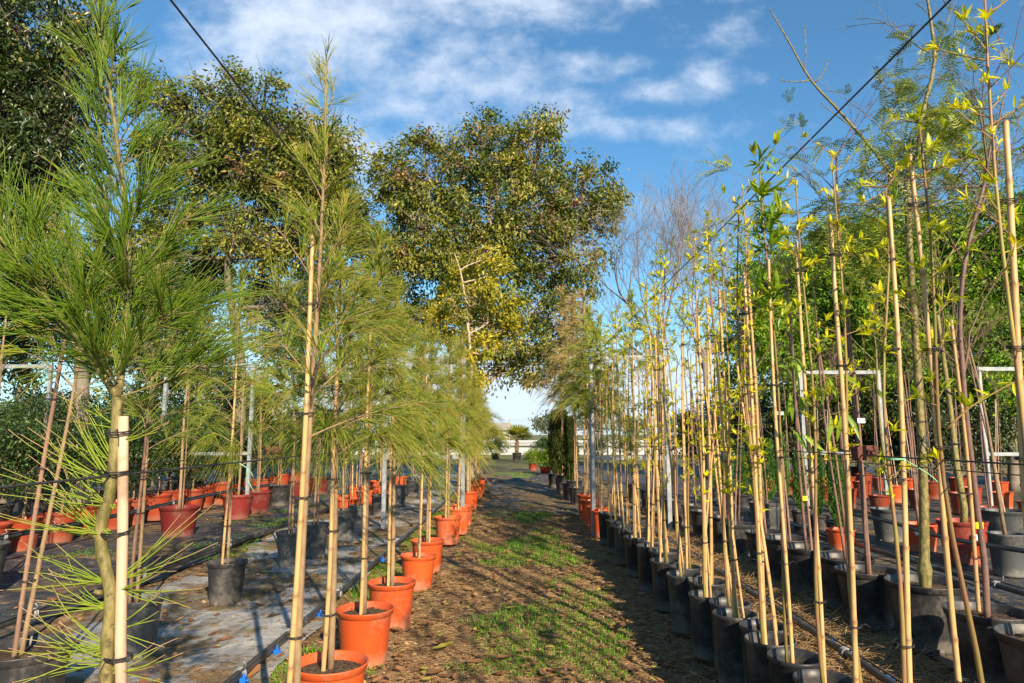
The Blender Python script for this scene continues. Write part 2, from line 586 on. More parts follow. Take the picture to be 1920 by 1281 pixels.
M['needle'] = leaf_mat('fresh_needles', [(0.0, (0.09, 0.17, 0.018)), (0.5, (0.18, 0.30, 0.024)), (0.8, (0.33, 0.38, 0.035)), (1.0, (0.50, 0.32, 0.18))], 0.3, 0.45, 0.35)
M['needle_olive'] = leaf_mat('olive_needles', [(0.0, (0.09, 0.16, 0.02)), (0.45, (0.23, 0.31, 0.028)), (0.8, (0.46, 0.45, 0.045)), (1.0, (0.50, 0.32, 0.13))], 0.3, 0.45, 0.35)
M['needle_brown'] = leaf_mat('dry_needles', [(0.0, (0.14, 0.18, 0.04)), (0.5, (0.30, 0.26, 0.08)), (1.0, (0.56, 0.36, 0.18))], 0.2, 0.7, 0.1)
M['willow'] = leaf_mat('yellow_green_leaves', [(0.0, (0.20, 0.30, 0.015)), (0.35, (0.48, 0.50, 0.015)), (0.7, (0.72, 0.66, 0.02)), (1.0, (0.80, 0.62, 0.04))], 0.4, 0.45, 0.3, 1.3, 0.3)
M['green_leaf'] = leaf_mat('mid_green_leaves', [(0.0, (0.08, 0.17, 0.015)), (0.5, (0.18, 0.30, 0.02)), (1.0, (0.38, 0.42, 0.03))], 0.35, 0.4, 0.4)
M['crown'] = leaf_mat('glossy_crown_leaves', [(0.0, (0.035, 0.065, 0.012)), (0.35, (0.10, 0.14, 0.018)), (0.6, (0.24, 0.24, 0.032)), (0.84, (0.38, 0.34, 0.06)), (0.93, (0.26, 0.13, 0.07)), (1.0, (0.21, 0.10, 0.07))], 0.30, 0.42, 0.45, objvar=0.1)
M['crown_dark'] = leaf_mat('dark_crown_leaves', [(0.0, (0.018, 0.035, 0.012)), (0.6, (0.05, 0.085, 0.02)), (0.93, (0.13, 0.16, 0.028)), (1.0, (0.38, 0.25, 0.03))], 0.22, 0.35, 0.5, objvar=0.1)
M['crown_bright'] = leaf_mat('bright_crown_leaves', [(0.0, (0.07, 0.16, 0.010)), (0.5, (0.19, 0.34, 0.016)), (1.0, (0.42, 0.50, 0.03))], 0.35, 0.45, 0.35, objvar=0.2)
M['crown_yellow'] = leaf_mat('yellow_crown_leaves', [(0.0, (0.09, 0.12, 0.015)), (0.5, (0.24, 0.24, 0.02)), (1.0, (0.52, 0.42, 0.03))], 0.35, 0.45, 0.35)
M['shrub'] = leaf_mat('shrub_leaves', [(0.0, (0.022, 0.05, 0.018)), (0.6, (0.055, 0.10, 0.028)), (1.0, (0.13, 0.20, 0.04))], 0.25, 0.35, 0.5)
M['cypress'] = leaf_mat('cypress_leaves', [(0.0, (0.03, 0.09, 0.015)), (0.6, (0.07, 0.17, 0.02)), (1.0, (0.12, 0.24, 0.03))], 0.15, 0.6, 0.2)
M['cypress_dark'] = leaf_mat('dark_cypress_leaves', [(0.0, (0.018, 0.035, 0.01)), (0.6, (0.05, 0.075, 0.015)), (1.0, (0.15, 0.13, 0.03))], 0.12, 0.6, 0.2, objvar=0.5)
M['pepper'] = leaf_mat('feathery_leaves', [(0.0, (0.07, 0.12, 0.018)), (0.55, (0.20, 0.26, 0.028)), (1.0, (0.48, 0.44, 0.04))], 0.3, 0.4, 0.5)
M['berry'] = leaf_mat('pink_berries', [(0.0, (0.22, 0.09, 0.08)), (1.0, (0.48, 0.27, 0.19))], 0.05, 0.5, 0.3)
M['grass'] = leaf_mat('grass_blades', [(0.0, (0.05, 0.17, 0.010)), (0.6, (0.12, 0.33, 0.012)), (0.9, (0.26, 0.42, 0.03)), (1.0, (0.45, 0.38, 0.12))], 0.35, 0.5, 0.3)
M['straw'] = leaf_mat('dry_straw', [(0.0, (0.22, 0.13, 0.06)), (0.6, (0.42, 0.27, 0.13)), (1.0, (0.56, 0.42, 0.24))], 0.2, 0.7, 0.2)
M['dead_leaf'] = leaf_mat('fallen_leaf', [(0.0, (0.14, 0.065, 0.03)), (0.5, (0.30, 0.14, 0.06)), (0.85, (0.44, 0.25, 0.11)), (1.0, (0.42, 0.40, 0.05))], 0.15, 0.6, 0.3)
M['far_leaf'] = leaf_mat('far_leaves', [(0.0, (0.05, 0.075, 0.025)), (1.0, (0.13, 0.16, 0.05))], 0.15, 0.6, 0.2)


def ground_material():
    m, t, out = material('soil_ground')
    tc = t.new('ShaderNodeTexCoord')
    v = tc.outputs['Object']
    n1 = t.noise(v, 0.9, 6, 0.6)
    n2 = t.noise(v, 9, 6, 0.7)
    n3 = t.noise(v, 70, 5, 0.7)
    col = t.ramp(t.math('ADD', t.math('MULTIPLY', n2, 0.6), t.math('MULTIPLY', n3, 0.4)),
                 [(0.40, (0.06, 0.034, 0.020)), (0.49, (0.19, 0.108, 0.06)), (0.56, (0.40, 0.25, 0.14)), (0.63, (0.58, 0.43, 0.28))])
    moss = t.smooth(t.math('ADD', t.math('ADD', t.math('MULTIPLY', n1, 0.35), t.math('MULTIPLY', n2, 0.4)), t.math('MULTIPLY', n3, 0.25)), 0.49, 0.60)
    col = t.mix(t.math('MULTIPLY', moss, 0.7), col, t.mix(n3, (0.07, 0.10, 0.018), (0.16, 0.18, 0.035)))
    sp = t.new('ShaderNodeSeparateXYZ')
    t.l.new(v, sp.inputs[0])
    far = t.smooth(t.math('ADD', sp.outputs[1], t.math('MULTIPLY', n1, 6)), 20, 28)
    col = t.mix(far, col, t.mix(n1, (0.10, 0.12, 0.035), (0.20, 0.17, 0.08)))
    p = t.new('ShaderNodeBsdfPrincipled')
    t.put(p.inputs['Base Color'], col)
    p.inputs['Roughness'].default_value = 0.95
    p.inputs['Specular IOR Level'].default_value = 0.15
    t.l.new(t.bump(t.math('ADD', n3, t.math('MULTIPLY', n2, 1.5)), 0.9, 0.012), p.inputs['Normal'])
    t.l.new(p.outputs[0], out.inputs[0])
    return m


def fabric_material(name, base, light, cover):
    m, t, out = material(name)
    tc = t.new('ShaderNodeTexCoord')
    v = tc.outputs['Object']
    n1 = t.noise(v, 1.3, 6, 0.65)
    n2 = t.noise(v, 8, 6, 0.7)
    n3 = t.noise(v, 90, 4, 0.7)
    wv = t.new('ShaderNodeTexWave', wave_type='BANDS', bands_direction='X')
    wv.inputs['Scale'].default_value = 55
    wv.inputs['Distortion'].default_value = 1.5
    t.l.new(v, wv.inputs[0])
    col = t.mix(t.smooth(n2, 0.35, 0.7), base, light)
    col = t.mix(t.math('MULTIPLY', t.smooth(n3, 0.5, 0.8), 0.6), col, tuple(c * 0.45 for c in base))
    dirt = t.ramp(t.math('ADD', t.math('MULTIPLY', n2, 0.5), t.math('MULTIPLY', n3, 0.5)),
                  [(0.38, (0.05, 0.034, 0.018)), (0.52, (0.17, 0.11, 0.055)), (0.62, (0.34, 0.23, 0.13))])
    green = t.smooth(t.noise(v, 3.1, 5, 0.7), 0.5, 0.62)
    dirt = t.mix(t.math('MULTIPLY', green, 0.55), dirt, (0.075, 0.085, 0.022))
    k = t.smooth(t.math('ADD', t.math('MULTIPLY', n1, 0.62), t.math('MULTIPLY', n2, 0.38)), cover, cover + 0.08)
    col = t.mix(k, col, dirt)
    p = t.new('ShaderNodeBsdfPrincipled')
    t.put(p.inputs['Base Color'], col)
    t.put(p.inputs['Roughness'], t.math('ADD', 0.62, t.math('MULTIPLY', k, 0.3)))
    p.inputs['Specular IOR Level'].default_value = 0.3
    h = t.math('ADD', t.math('ADD', t.math('MULTIPLY', n3, 0.5), t.math('MULTIPLY', n2, 1.2)),
               t.math('ADD', t.math('MULTIPLY', wv.outputs['Fac'], 0.08), t.math('MULTIPLY', k, 0.7)))
    t.l.new(t.bump(h, 0.8, 0.01), p.inputs['Normal'])
    t.l.new(p.outputs[0], out.inputs[0])
    return m


M['ground'] = ground_material()
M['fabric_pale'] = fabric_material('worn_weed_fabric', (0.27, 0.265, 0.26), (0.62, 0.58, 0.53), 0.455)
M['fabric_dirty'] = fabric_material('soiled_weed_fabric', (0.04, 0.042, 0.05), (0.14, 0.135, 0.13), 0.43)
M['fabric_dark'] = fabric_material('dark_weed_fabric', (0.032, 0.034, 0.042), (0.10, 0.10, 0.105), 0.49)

# ------------------------------------------------------------------ terrain
RG = np.random.default_rng(7)


def hills(x, y):
    """small unevenness of the ground"""
    near = np.clip((26 - y) / 10, 0, 1)
    return near * (0.010 * np.sin(1.9 * x + 0.7 * y) + 0.012 * np.sin(0.8 * x - 1.3 * y + 1) + 0.006 * np.sin(5.1 * x + 3.3 * y)
                   + 0.005 * np.sin(7.7 * y - 4.2 * x + 2)) - 0.012


def grid_sheet(name, xs, ys, mat, dz=0.0, edge=None, extra=None, ragged=0.0):
    X, Y = np.meshgrid(xs, ys)
    Y = Y + ragged * np.exp(-(Y - Y.min()) / 1.2) * (np.sin(2.7 * X + 1) + 0.5 * np.sin(8.3 * X) + 0.25 * np.sin(19 * X) + 0.12 * np.sin(43 * X))
    if edge is not None:
        X = X + edge(X, Y)
    Z = hills(X, Y) + dz
    if extra is not None:
        Z = Z + extra(X, Y)
    mb = MB()
    nx, ny = len(xs), len(ys)
    i = np.arange(nx - 1)[None, :] + (np.arange(ny - 1) * nx)[:, None]
    F = np.stack([i, i + 1, i + 1 + nx, i + nx], -1).reshape(-1, 4)
    mb.add(np.stack([X, Y, Z], -1).reshape(-1, 3), F)
    return mb.build(name, mat)


xs = np.concatenate([-np.geomspace(900, 7, 26), np.arange(-6.9, 6.95, 0.09), np.geomspace(7, 900, 26)])
ys = np.concatenate([-np.geomspace(60, 1, 10), np.arange(-0.9, 12, 0.09), np.geomspace(12.1, 1800, 60)])
tag(grid_sheet('ground', xs, ys, M['ground']), kind='structure')


def wavy(lo, hi):
    def f(X, Y):
        k = (X - X.min()) / (X.max() - X.min())
        a = 0.05 * np.sin(2.3 * Y) + 0.035 * np.sin(6.1 * Y + 1) + 0.015 * np.sin(15 * Y)
        b = 0.05 * np.sin(1.9 * Y + 2) + 0.03 * np.sin(5.3 * Y) + 0.015 * np.sin(13 * Y + 1)
        return a * (1 - k) * lo + b * k * hi
    return f


def rumple(X, Y):
    return 0.006 * np.abs(np.sin(3.7 * X + 1.1 * np.sin(1.7 * Y))) + 0.004 * np.sin(11 * Y + 3 * X) ** 2


yf = np.concatenate([np.arange(-1.0, 12, 0.08), np.arange(12, 24, 0.4)])
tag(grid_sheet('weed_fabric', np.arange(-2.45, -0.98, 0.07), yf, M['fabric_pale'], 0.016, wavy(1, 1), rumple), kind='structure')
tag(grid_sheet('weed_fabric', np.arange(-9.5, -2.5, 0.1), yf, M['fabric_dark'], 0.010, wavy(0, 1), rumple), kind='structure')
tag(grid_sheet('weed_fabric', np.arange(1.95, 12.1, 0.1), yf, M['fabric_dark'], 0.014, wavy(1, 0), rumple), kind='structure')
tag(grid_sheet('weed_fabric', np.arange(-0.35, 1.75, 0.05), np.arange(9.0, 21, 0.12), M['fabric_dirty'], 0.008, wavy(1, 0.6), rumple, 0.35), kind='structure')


def vnoise(x, y, s, seed):
    """cheap value noise for scattering"""
    def h(i, j):
        n = np.sin(i * 127.1 + j * 311.7 + seed * 17.3) * 43758.5453
        return n - np.floor(n)
    x, y = x * s, y * s
    i, j = np.floor(x), np.floor(y)
    fx, fy = x - i, y - j
    fx, fy = fx * fx * (3 - 2 * fx), fy * fy * (3 - 2 * fy)
    return (h(i, j) * (1 - fx) + h(i + 1, j) * fx) * (1 - fy) + (h(i, j + 1) * (1 - fx) + h(i + 1, j + 1) * fx) * fy


def blades(mb, x, y, h, w, r, lean=0.5, z0=None):
    n = len(x)
    z = hills(x, y) if z0 is None else z0
    a = r.uniform(0, 2 * math.pi, n)
    L = np.stack([np.cos(a), np.sin(a), np.zeros(n)], 1)
    S = np.stack([-np.sin(a), np.cos(a), np.zeros(n)], 1)
    B = np.stack([x, y, z], 1)
    k = r.uniform(0.1, 1, n)[:, None] * lean
    H = h[:, None]
    ww = w[:, None] if isinstance(w, np.ndarray) else w
    mid = B + L * k * H * 0.35 + np.array([0, 0, 1.0]) * H * 0.6
    tip = B + L * k * H * 1.1 + np.array([0, 0, 1.0]) * H * np.clip(1 - k * 0.35, 0.2, 1)
    V = np.stack([B - S * ww, B + S * ww, mid + S * ww * 0.8, mid - S * ww * 0.8, tip], 1).reshape(-1, 3)
    b = np.arange(n)[:, None] * 5
    att = np.repeat(np.clip(r.normal(0.5, 0.22, n), 0, 1), 5)
    mb.add(V, [b + [0, 1, 2, 3], b + [3, 2, 4]], att)


def scatter_grass():
    r = np.random.default_rng(11)
    n = 620000
    x = r.uniform(-5.0, 1.6, n)
    # denser sampling near the camera
    y = 2.4 + (r.uniform(0, 1, n) ** 1.6) * 17
    m = 0.55 * vnoise(x, y, 1.3, 1) + 0.3 * vnoise(x, y, 4.0, 2) + 0.15 * vnoise(x, y, 11, 3)
    strip = np.exp(-((x - 0.33) / 0.40) ** 2) * 0.30 + np.exp(-((x - 0.1) / 0.3) ** 2 - ((y - 3.9) / 0.8) ** 2) * 0.18
    left = np.exp(-((x + 0.95) / 0.14) ** 2) * 0.13
    lane = np.exp(-((x + 2.7) / 0.35) ** 2) * 0.12 * (y > 6)
    bare = np.where((x < -1.15) & (y < 6), -0.10, 0.0)
    wide = np.where(y > 15, 0.06, 0.0)
    dark = np.where((x > 0.66), -0.12, 0.0) + np.where((y > 9.5) & (y < 16) & (x > -0.4), -0.3, 0)
    keep = (m + strip + left + lane + bare + wide + dark) > 0.63 + np.abs(r.normal(0, 0.065, n))
    tuft = vnoise(x, y, 2.1, 9) * vnoise(x, y, 7.0, 10) > 0.74
    keep = (keep | (tuft & (x < 0.6))) & (r.uniform(0, 1, n) < 0.62)
    x, y = x[keep], y[keep]
    h = (0.008 + 0.026 * r.beta(1.6, 2.6, len(x))) * (0.7 + 0.8 * vnoise(x, y, 3, 5))
    mb = MB()
    blades(mb, x, y, h, 0.0012 + 0.0004 * y * 0.5, r, 1.3, hills(x, y) + 0.004)
    tag(mb.build('grass', M['grass'], smooth=False), 'patchy short green grass growing along the path', 'grass', kind='stuff')


scatter_grass()


def scatter_straw():
    r = np.random.default_rng(12)
    n = 26000
    x = r.normal(1.5, 0.26, n)
    y = 1.6 + r.uniform(0, 1, n) ** 1.3 * 7
    k = (x > 1.05) & (x < 2.0) & (vnoise(x, y, 2.2, 4) > 0.25)
    x, y = x[k], y[k]
    mb = MB()
    n = len(x)
    a = r.uniform(0, 2 * math.pi, n)
    L = r.uniform(0.04, 0.16, n)
    up = r.uniform(0.0, 0.5, n) ** 2 * 2
    P0 = np.stack([x, y, hills(x, y) + r.uniform(0, 0.04, n)], 1)
    D = np.stack([np.cos(a), np.sin(a), up], 1) * L[:, None]
    P = np.stack([P0, P0 + D * 0.5 + np.array([0, 0, 0.008]), P0 + D], 1)
    strands(mb, P, np.tile([[0.0013, 0.0011, 0.0005]], (n, 1)), 3, r.uniform(0, 1, n))
    tag(mb.build('straw', M['straw'], smooth=False), 'tangled dry straw lying under the bamboo row', 'straw', kind='stuff')


scatter_straw()


def scatter_litter():
    """needles, bark crumbs and twigs lying on the soil"""
    r = np.random.default_rng(13)
    n = 60000
    x = r.uniform(-1.6, 1.3, n)
    y = 2.4 + r.uniform(0, 1, n) ** 1.7 * 9
    k = (vnoise(x, y, 1.7, 6) > 0.22) & ((x > -1.0) | (r.uniform(0, 1, n) < 0.4))
    x, y = x[k], y[k]
    n = len(x)
    a = r.uniform(0, 2 * math.pi, n)
    L = r.uniform(0.012, 0.07, n)
    P0 = np.stack([x, y, hills(x, y) + r.uniform(0.001, 0.008, n)], 1)
    D = np.stack([np.cos(a), np.sin(a), r.uniform(-0.05, 0.25, n)], 1) * L[:, None]
    mb = MB()
    strands(mb, np.stack([P0, P0 + D], 1), np.stack([r.uniform(0.0006, 0.0022, n), np.full(n, 0.0006)], 1), 3, r.uniform(0, 0.9, n))
    m = 15000
    x = r.uniform(-2.4, 1.3, m)
    y = 2.4 + r.uniform(0, 1, m) ** 1.7 * 8
    sz = r.uniform(0.0025, 0.009, m) * (1 + 1.2 * (r.uniform(0, 1, m) < 0.06))
    q = np.stack([x, y, hills(x, y) + 0.004 + 0.012 * (x < -1)], 1)
    ico = np.array([[0, 0, .5], [0, 0, -.3], [1, 0, 0], [-1, 0, 0], [0, .7, 0], [0, -.7, 0]], float)
    V = q[:, None] + ico[None] * sz[:, None, None] * r.uniform(0.5, 1.3, (m, 6, 1))
    b = np.arange(m)[:, None] * 6
    F = np.concatenate([b + f for f in ([0, 2, 4], [0, 4, 3], [0, 3, 5], [0, 5, 2], [1, 4, 2], [1, 3, 4], [1, 5, 3], [1, 2, 5])])
    mb.add(V.reshape(-1, 3), F, np.repeat(r.uniform(0, 1, m), 6))
    tag(mb.build('litter', M['straw'], smooth=False), 'brown needles and twig crumbs littering the soil path', 'litter', kind='stuff')


scatter_litter()


def scatter_leaves():
    r = np.random.default_rng(14)
    n = 1300
    x = np.concatenate([r.uniform(-5, 2, n), r.uniform(-0.6, 1.0, 1100)])
    y = np.concatenate([2.5 + r.uniform(0, 1, n) ** 1.3 * 13, 2.6 + r.uniform(0, 1, 1100) ** 1.4 * 7])
    x = np.concatenate([x, r.uniform(-2.5, -0.95, 700)])
    y = np.concatenate([y, 2.6 + r.uniform(0, 1, 700) ** 1.4 * 7])
    n = len(x)
    mb = MB()
    for i in range(n):
        L = r.uniform(0.018, 0.05) * (2.0 if r.uniform() < 0.07 else 1)
        wd = L * r.uniform(0.45, 0.7)
        a = r.uniform(0, 2 * math.pi)
        curl = r.uniform(0.1, 0.6)
        tilt = r.normal(0, 0.25)
        K = 6
        V = []
        for j in range(K):
            t = j / (K - 1)
            hw = wd * 0.5 * math.sin(math.pi * min(1, t * 0.93 + 0.06)) ** 0.7 * (1 + 0.12 * (-1) ** j)
            for s in (-1, 0, 1):
                lx, ly = (t - 0.5) * L, s * hw
                lz = 0.004 + curl * (s * s) * hw * 0.8 + curl * L * 0.4 * (t - 0.5) ** 2 * 2 + tilt * lx * 0.5 + abs(tilt) * L * 0.3
                V.append((lx * math.cos(a) - ly * math.sin(a), lx * math.sin(a) + ly * math.cos(a), lz))
        V = np.array(V) + [x[i], y[i], float(hills(x[i], y[i])) + 0.016]
        F = []
        for j in range(K - 1):
            for s in range(2):
                q = j * 3 + s
                F.append((q, q + 1, q + 4, q + 3))
        mb.add(V, np.array(F), np.clip(r.beta(2, 2), 0, 1) if r.uniform() > 0.08 else 1.0)
    tag(mb.build('fallen_leaves', M['dead_leaf']), 'curled brown and orange leaves fallen on path and fabric', 'fallen leaves', kind='stuff')


scatter_leaves()


# ------------------------------------------------------------------ pots and stakes
def pot_parts(root, r_top, h, color, style='plain', fill=0.88, seed=0):
    rb = r_top * (0.74 if style != 'tall' else 0.80)
    th = 0.0035
    rr = r_top
    def wob(a, z):
        return 0.006 * math.sin(2 * a + seed) * (z / h)
    mb = MB()
    if style == 'tall':
        prof = [(0.0, 0.008), (rb, 0.0), (rb + 0.002, 0.012), (rr - 0.006, h - 0.02), (rr - 0.001, h - 0.016), (rr, h - 0.004), (rr - 0.002, h),
                (rr - 0.006, h - 0.002), (rr - 0.009, h - 0.03), (rb - 0.004, 0.03)]
    else:
        lip = 0.10 * h
        prof = [(0.0, 0.008), (rb - 0.004, 0.0), (rb, 0.006), (rb + 0.003, 0.02), (rr - 0.013, h - lip - 0.006), (rr - 0.011, h - lip),
                (rr - 0.005, h - lip + 0.002), (rr - 0.003, h - 0.008), (rr, h - 0.004), (rr, h), (rr - 0.004, h + 0.0015), (rr - 0.008, h - 0.003),
                (rr - 0.014, h - lip - 0.01), (rb - 0.004, 0.03)]
    lathe(mb, prof, 40, 0.5, 0, wob)
    if style == 'footed':
        for k in range(6):
            a = k * math.pi / 3 + 0.3
            box(mb, rb * math.cos(a) - 0.012, rb * math.cos(a) + 0.012, rb * math.sin(a) - 0.012, rb * math.sin(a) + 0.012, -0.004, 0.026)
    mb.build('pot', M[color], root)
    # soil surface, heaped and lumpy
    r = np.random.default_rng(seed + 50)
    zs = h * fill
    rs = rb + (rr - 0.014 - rb) * fill - 0.001
    ms = MB()
    nr, na = 7, 28
    V = [(0, 0, zs + 0.008)]
    for i in range(1, nr + 1):
        for j in range(na):
            a = 2 * math.pi * j / na
            q = rs * i / nr
            V.append((q * math.cos(a), q * math.sin(a), zs + 0.008 * (1 - i / nr) + (r.normal(0, 0.0025) if i < nr else 0)))
    F4 = []
    for i in range(nr - 1):
        for j in range(na):
            k = (j + 1) % na
            F4.append((1 + i * na + j, 1 + i * na + k, 1 + (i + 1) * na + k, 1 + (i + 1) * na + j))
    F3 = [(0, 1 + j, 1 + (j + 1) % na) for j in range(na)]
    ms.add(V, [np.array(F4), np.array(F3)])
    n = 60
    a, q = r.uniform(0, 6.28, n), rs * np.sqrt(r.uniform(0, 0.9, n))
    P0 = np.stack([q * np.cos(a), q * np.sin(a), np.full(n, zs + 0.008)], 1)
    D = unit(r, n) * r.uniform(0.006, 0.02, n)[:, None]
    D[:, 2] = np.abs(D[:, 2]) * 0.3
    strands(ms, np.stack([P0 - D / 2, P0 + D / 2], 1), np.full((n, 2), 0.0016), 3, 0.5, 0)
    ms.build('soil', M['soil'], root)
    return zs


def cane(mb, p0, p1, rad, seed=0, bend=0.006):
    """bamboo cane with swollen nodes"""
    r = np.random.default_rng(seed)
    p0, p1 = np.array(tuple(p0), float), np.array(tuple(p1), float)
    Ln = np.linalg.norm(p1 - p0)
    T = (p1 - p0) / Ln
    side = np.cross(T, [0.3, 0.9, 0.1])
    side /= np.linalg.norm(side)
    pts, rads, att = [], [], []
    s = 0.0
    nodes = []
    while s < Ln:
        nodes.append(s)
        s += r.uniform(0.13, 0.24)
    def at(q):
        t = q / Ln
        return p0 + T * q + side * bend * math.sin(math.pi * t * 1.6 + seed)
    prev = 0
    for k, nd in enumerate(nodes + [Ln]):
        for q, rm, a in ((nd - 0.012, 1.0, 0.0), (nd - 0.004, 1.10, 0.5), (nd, 1.16, 1.0), (nd + 0.004, 1.02, 0.7), (nd + 0.014, 0.97, 0.1)):
            if prev < q < Ln:
                pts.append(at(q)); rads.append(rad * (1 + (rm - 1) * 1.5) * (1 - 0.28 * q / Ln)); att.append(a)
                prev = q
        if nd < Ln - 0.1:
            q = nd + 0.07
            pts.append(at(q)); rads.append(rad * 0.97 * (1 - 0.28 * q / Ln)); att.append(0.0)
            prev = q
    pts.append(at(Ln)); rads.append(rad * 0.72); att.append(0.0)
    tube(mb, pts, rads, 10, np.repeat(att, 10))


def tie_loop(parent, c, rad, mat='tie', tail=True, seed=0):
    """twist of cord round stem and cane"""
    r = random.Random(seed)
    mb = MB()
    pts = []
    for i in range(22):
        a = i / 21 * 4 * math.pi
        pts.append((c[0] + math.cos(a) * rad * 1.3, c[1] + math.sin(a) * rad, c[2] + 0.0035 * (i / 21 - 0.5) * 2 + 0.002 * math.sin(a)))
    tube(mb, pts, 0.0013, 5)
    if tail:
        b = r.uniform(0, 6.28)
        e = (c[0] + math.cos(b) * rad, c[1] + math.sin(b) * rad, c[2])
        tube(mb, [e, (e[0] + math.cos(b) * 0.015, e[1] + math.sin(b) * 0.015, e[2] + 0.006), (e[0] + math.cos(b) * 0.03, e[1] + math.sin(b) * 0.03, e[2] - 0.004)], 0.0011, 4)
    return mb.build('tie', M[mat], parent)


def wrap_tag(parent, c, w, h, mat='paper', name='paper_tag', flag=True, printed=False):
    """strip folded round a stem, its two ends pressed together as a flag"""
    mb = MB()
    V = []
    n = 9
    r0 = 0.009
    for i in range(n):
        a = math.pi * 0.25 + i / (n - 1) * math.pi * 1.5
        for z in (-h / 2, h / 2):
            V.append((c[0] + r0 * math.cos(a), c[1] + r0 * math.sin(a), c[2] + z))
    F = [(2 * i, 2 * i + 1, 2 * i + 3, 2 * i + 2) for i in range(n - 1)]
    mb.add(V, np.array(F))
    if flag:
        box(mb, c[0] + r0 * 0.6, c[0] + w, c[1] - 0.0008, c[1] + 0.0008, c[2] - h / 2, c[2] + h / 2)
    o = mb.build(name, M[mat], parent, smooth=False)
    return o


# ------------------------------------------------------------------ she-oak (needle) saplings
def needle_sprays(mb, P0, D0, L, rad, r, grav=0.35, K=4, sides=3, att=None, jit=0.1):
    n = len(P0)
    D = D0 / np.linalg.norm(D0, axis=1, keepdims=True)
    L = np.broadcast_to(L, (n,))
    t = np.linspace(0, 1, K)
    P = P0[:, None, :] + D[:, None, :] * (L[:, None] * t[None, :])[:, :, None]
    P[:, :, 2] -= grav * (L[:, None] * (t[None, :] ** 2))
    side = unit(r, n) * jit
    P += side[:, None, :] * (L[:, None] * (t[None, :] ** 2))[:, :, None]
    R = rad * (1.05 - 0.55 * t)[None, :] * np.ones((n, 1))
    if att is None:
        base = np.clip(r.normal(0.42, 0.24, n), 0, 0.95)
        base[r.uniform(0, 1, n) < 0.06] = 1.0
        att = base[:, None] + 0.28 * t[None, :] ** 3
    strands(mb, P, R, sides, att)


def tufts(r, P, d, n, per, ex, tight):
    """bundle origins on the points P: returns origins and directions of n needles in bundles of `per`"""
    m = max(3, n // per)
    j = r.integers(0, len(P), m)
    td = d[None] + unit(r, m) * ex
    td /= np.linalg.norm(td, axis=1, keepdims=True)
    tw = r.uniform(0.01, 0.06, m)
    st = P[j]
    en = st + td * tw[:, None]
    k = r.integers(0, m, n)
    f = r.uniform(0.2, 1.0, n)[:, None]
    C = st[k] * (1 - f) + en[k] * f
    D = td[k] + unit(r, n) * tight
    return C, D, st, en


def sheoak(root, seed, H=2.1, bare=0.85, spread=0.45, nbr=34, ntw=70, nrad=0.0011, nlen=(0.10, 0.22), mat='needle_olive', bark='tan_bark', srad=0.012, droop=0.5, lean=(0, 0), zs=0.22, K=3, twigr=1.0):
    r = np.random.default_rng(seed)
    stem = []
    ph = r.uniform(0, 6)
    for i in range(16):
        t = i / 15
        z = zs - 0.02 + t * (H - zs)
        stem.append((0.012 * math.sin(ph + 4 * t) * (0.3 + t) + lean[0] * t, 0.012 * math.cos(ph * 2 + 5 * t) * (0.3 + t) + lean[1] * t, z))
    S = np.array(stem)
    ms = MB()
    tube(ms, S, srad * (1.05 - 0.85 * np.linspace(0, 1, 16) ** 1.2), 8)
    mf = MB()
    def stem_at(z):
        return np.array([np.interp(z, S[:, 2], S[:, k]) for k in range(3)])
    for i in range(nbr):
        t = (i + 0.5) / nbr
        z = bare + (H - bare) * t ** 0.95
        a = i * 2.399 + r.uniform(-0.4, 0.4)
        # longest in the lower middle, short at the leader
        Lb = spread * (0.35 + 0.9 * math.sin(math.pi * min(1, 0.3 + t * 0.7)) ** 1.1) * r.uniform(0.55, 1.2) * (1 - 0.9 * t) ** 1.15
        el = math.radians(r.uniform(24, 52) + 30 * t)
        p0 = stem_at(z)
        d = np.array([math.cos(a) * math.cos(el), math.sin(a) * math.cos(el), math.sin(el)])
        ts = np.linspace(0, 1, 6)
        B = p0[None] + d[None] * (Lb * ts)[:, None]
        B[:, 2] -= droop * Lb * 0.45 * ts ** 2
        tube(ms, B, 0.0028 * (1 - 0.75 * ts) * (Lb / 0.3) ** 0.4 + 0.0006, 5, cap=False)
        n = int(ntw * (0.45 + Lb / spread))
        s = r.uniform(0.12, 1.0, n) ** 0.8
        P0 = p0[None] + d[None] * (Lb * s)[:, None]
        P0[:, 2] -= droop * Lb * 0.45 * s ** 2
        P0, D, a0, a1 = tufts(r, P0, d, n, 11, 0.75, 0.34)
        strands(ms, np.stack([a0, a1], 1), np.tile([[0.0014, 0.0008]], (len(a0), 1)), 3)
        D = D + np.array([0, 0, 0.22 - 0.4 * droop])
        L = r.uniform(*nlen, n) * (0.45 + 0.65 * (1 - t))
        needle_sprays(mf, P0, D, L, nrad, r, grav=droop * 0.8 * (1.1 - t), K=K)
    # leader
    n = int(ntw * 2.0)
    z = H - 0.45 * r.uniform(0, 1, n) ** 0.9
    P0 = np.array([stem_at(q) for q in z])
    D = np.array([0, 0, 1.0]) + unit(r, n) * 0.35
    needle_sprays(mf, P0, D, r.uniform(nlen[0] * 0.35, nlen[0] * 0.8, n), nrad, r, 0.0, K, att=np.clip(r.normal(0.75, 0.2, (n, 1)), 0, 1) * np.ones((1, K)))
    ms.build('stem', M[bark], root)
    mf.build('foliage', M[mat], root)
    return S


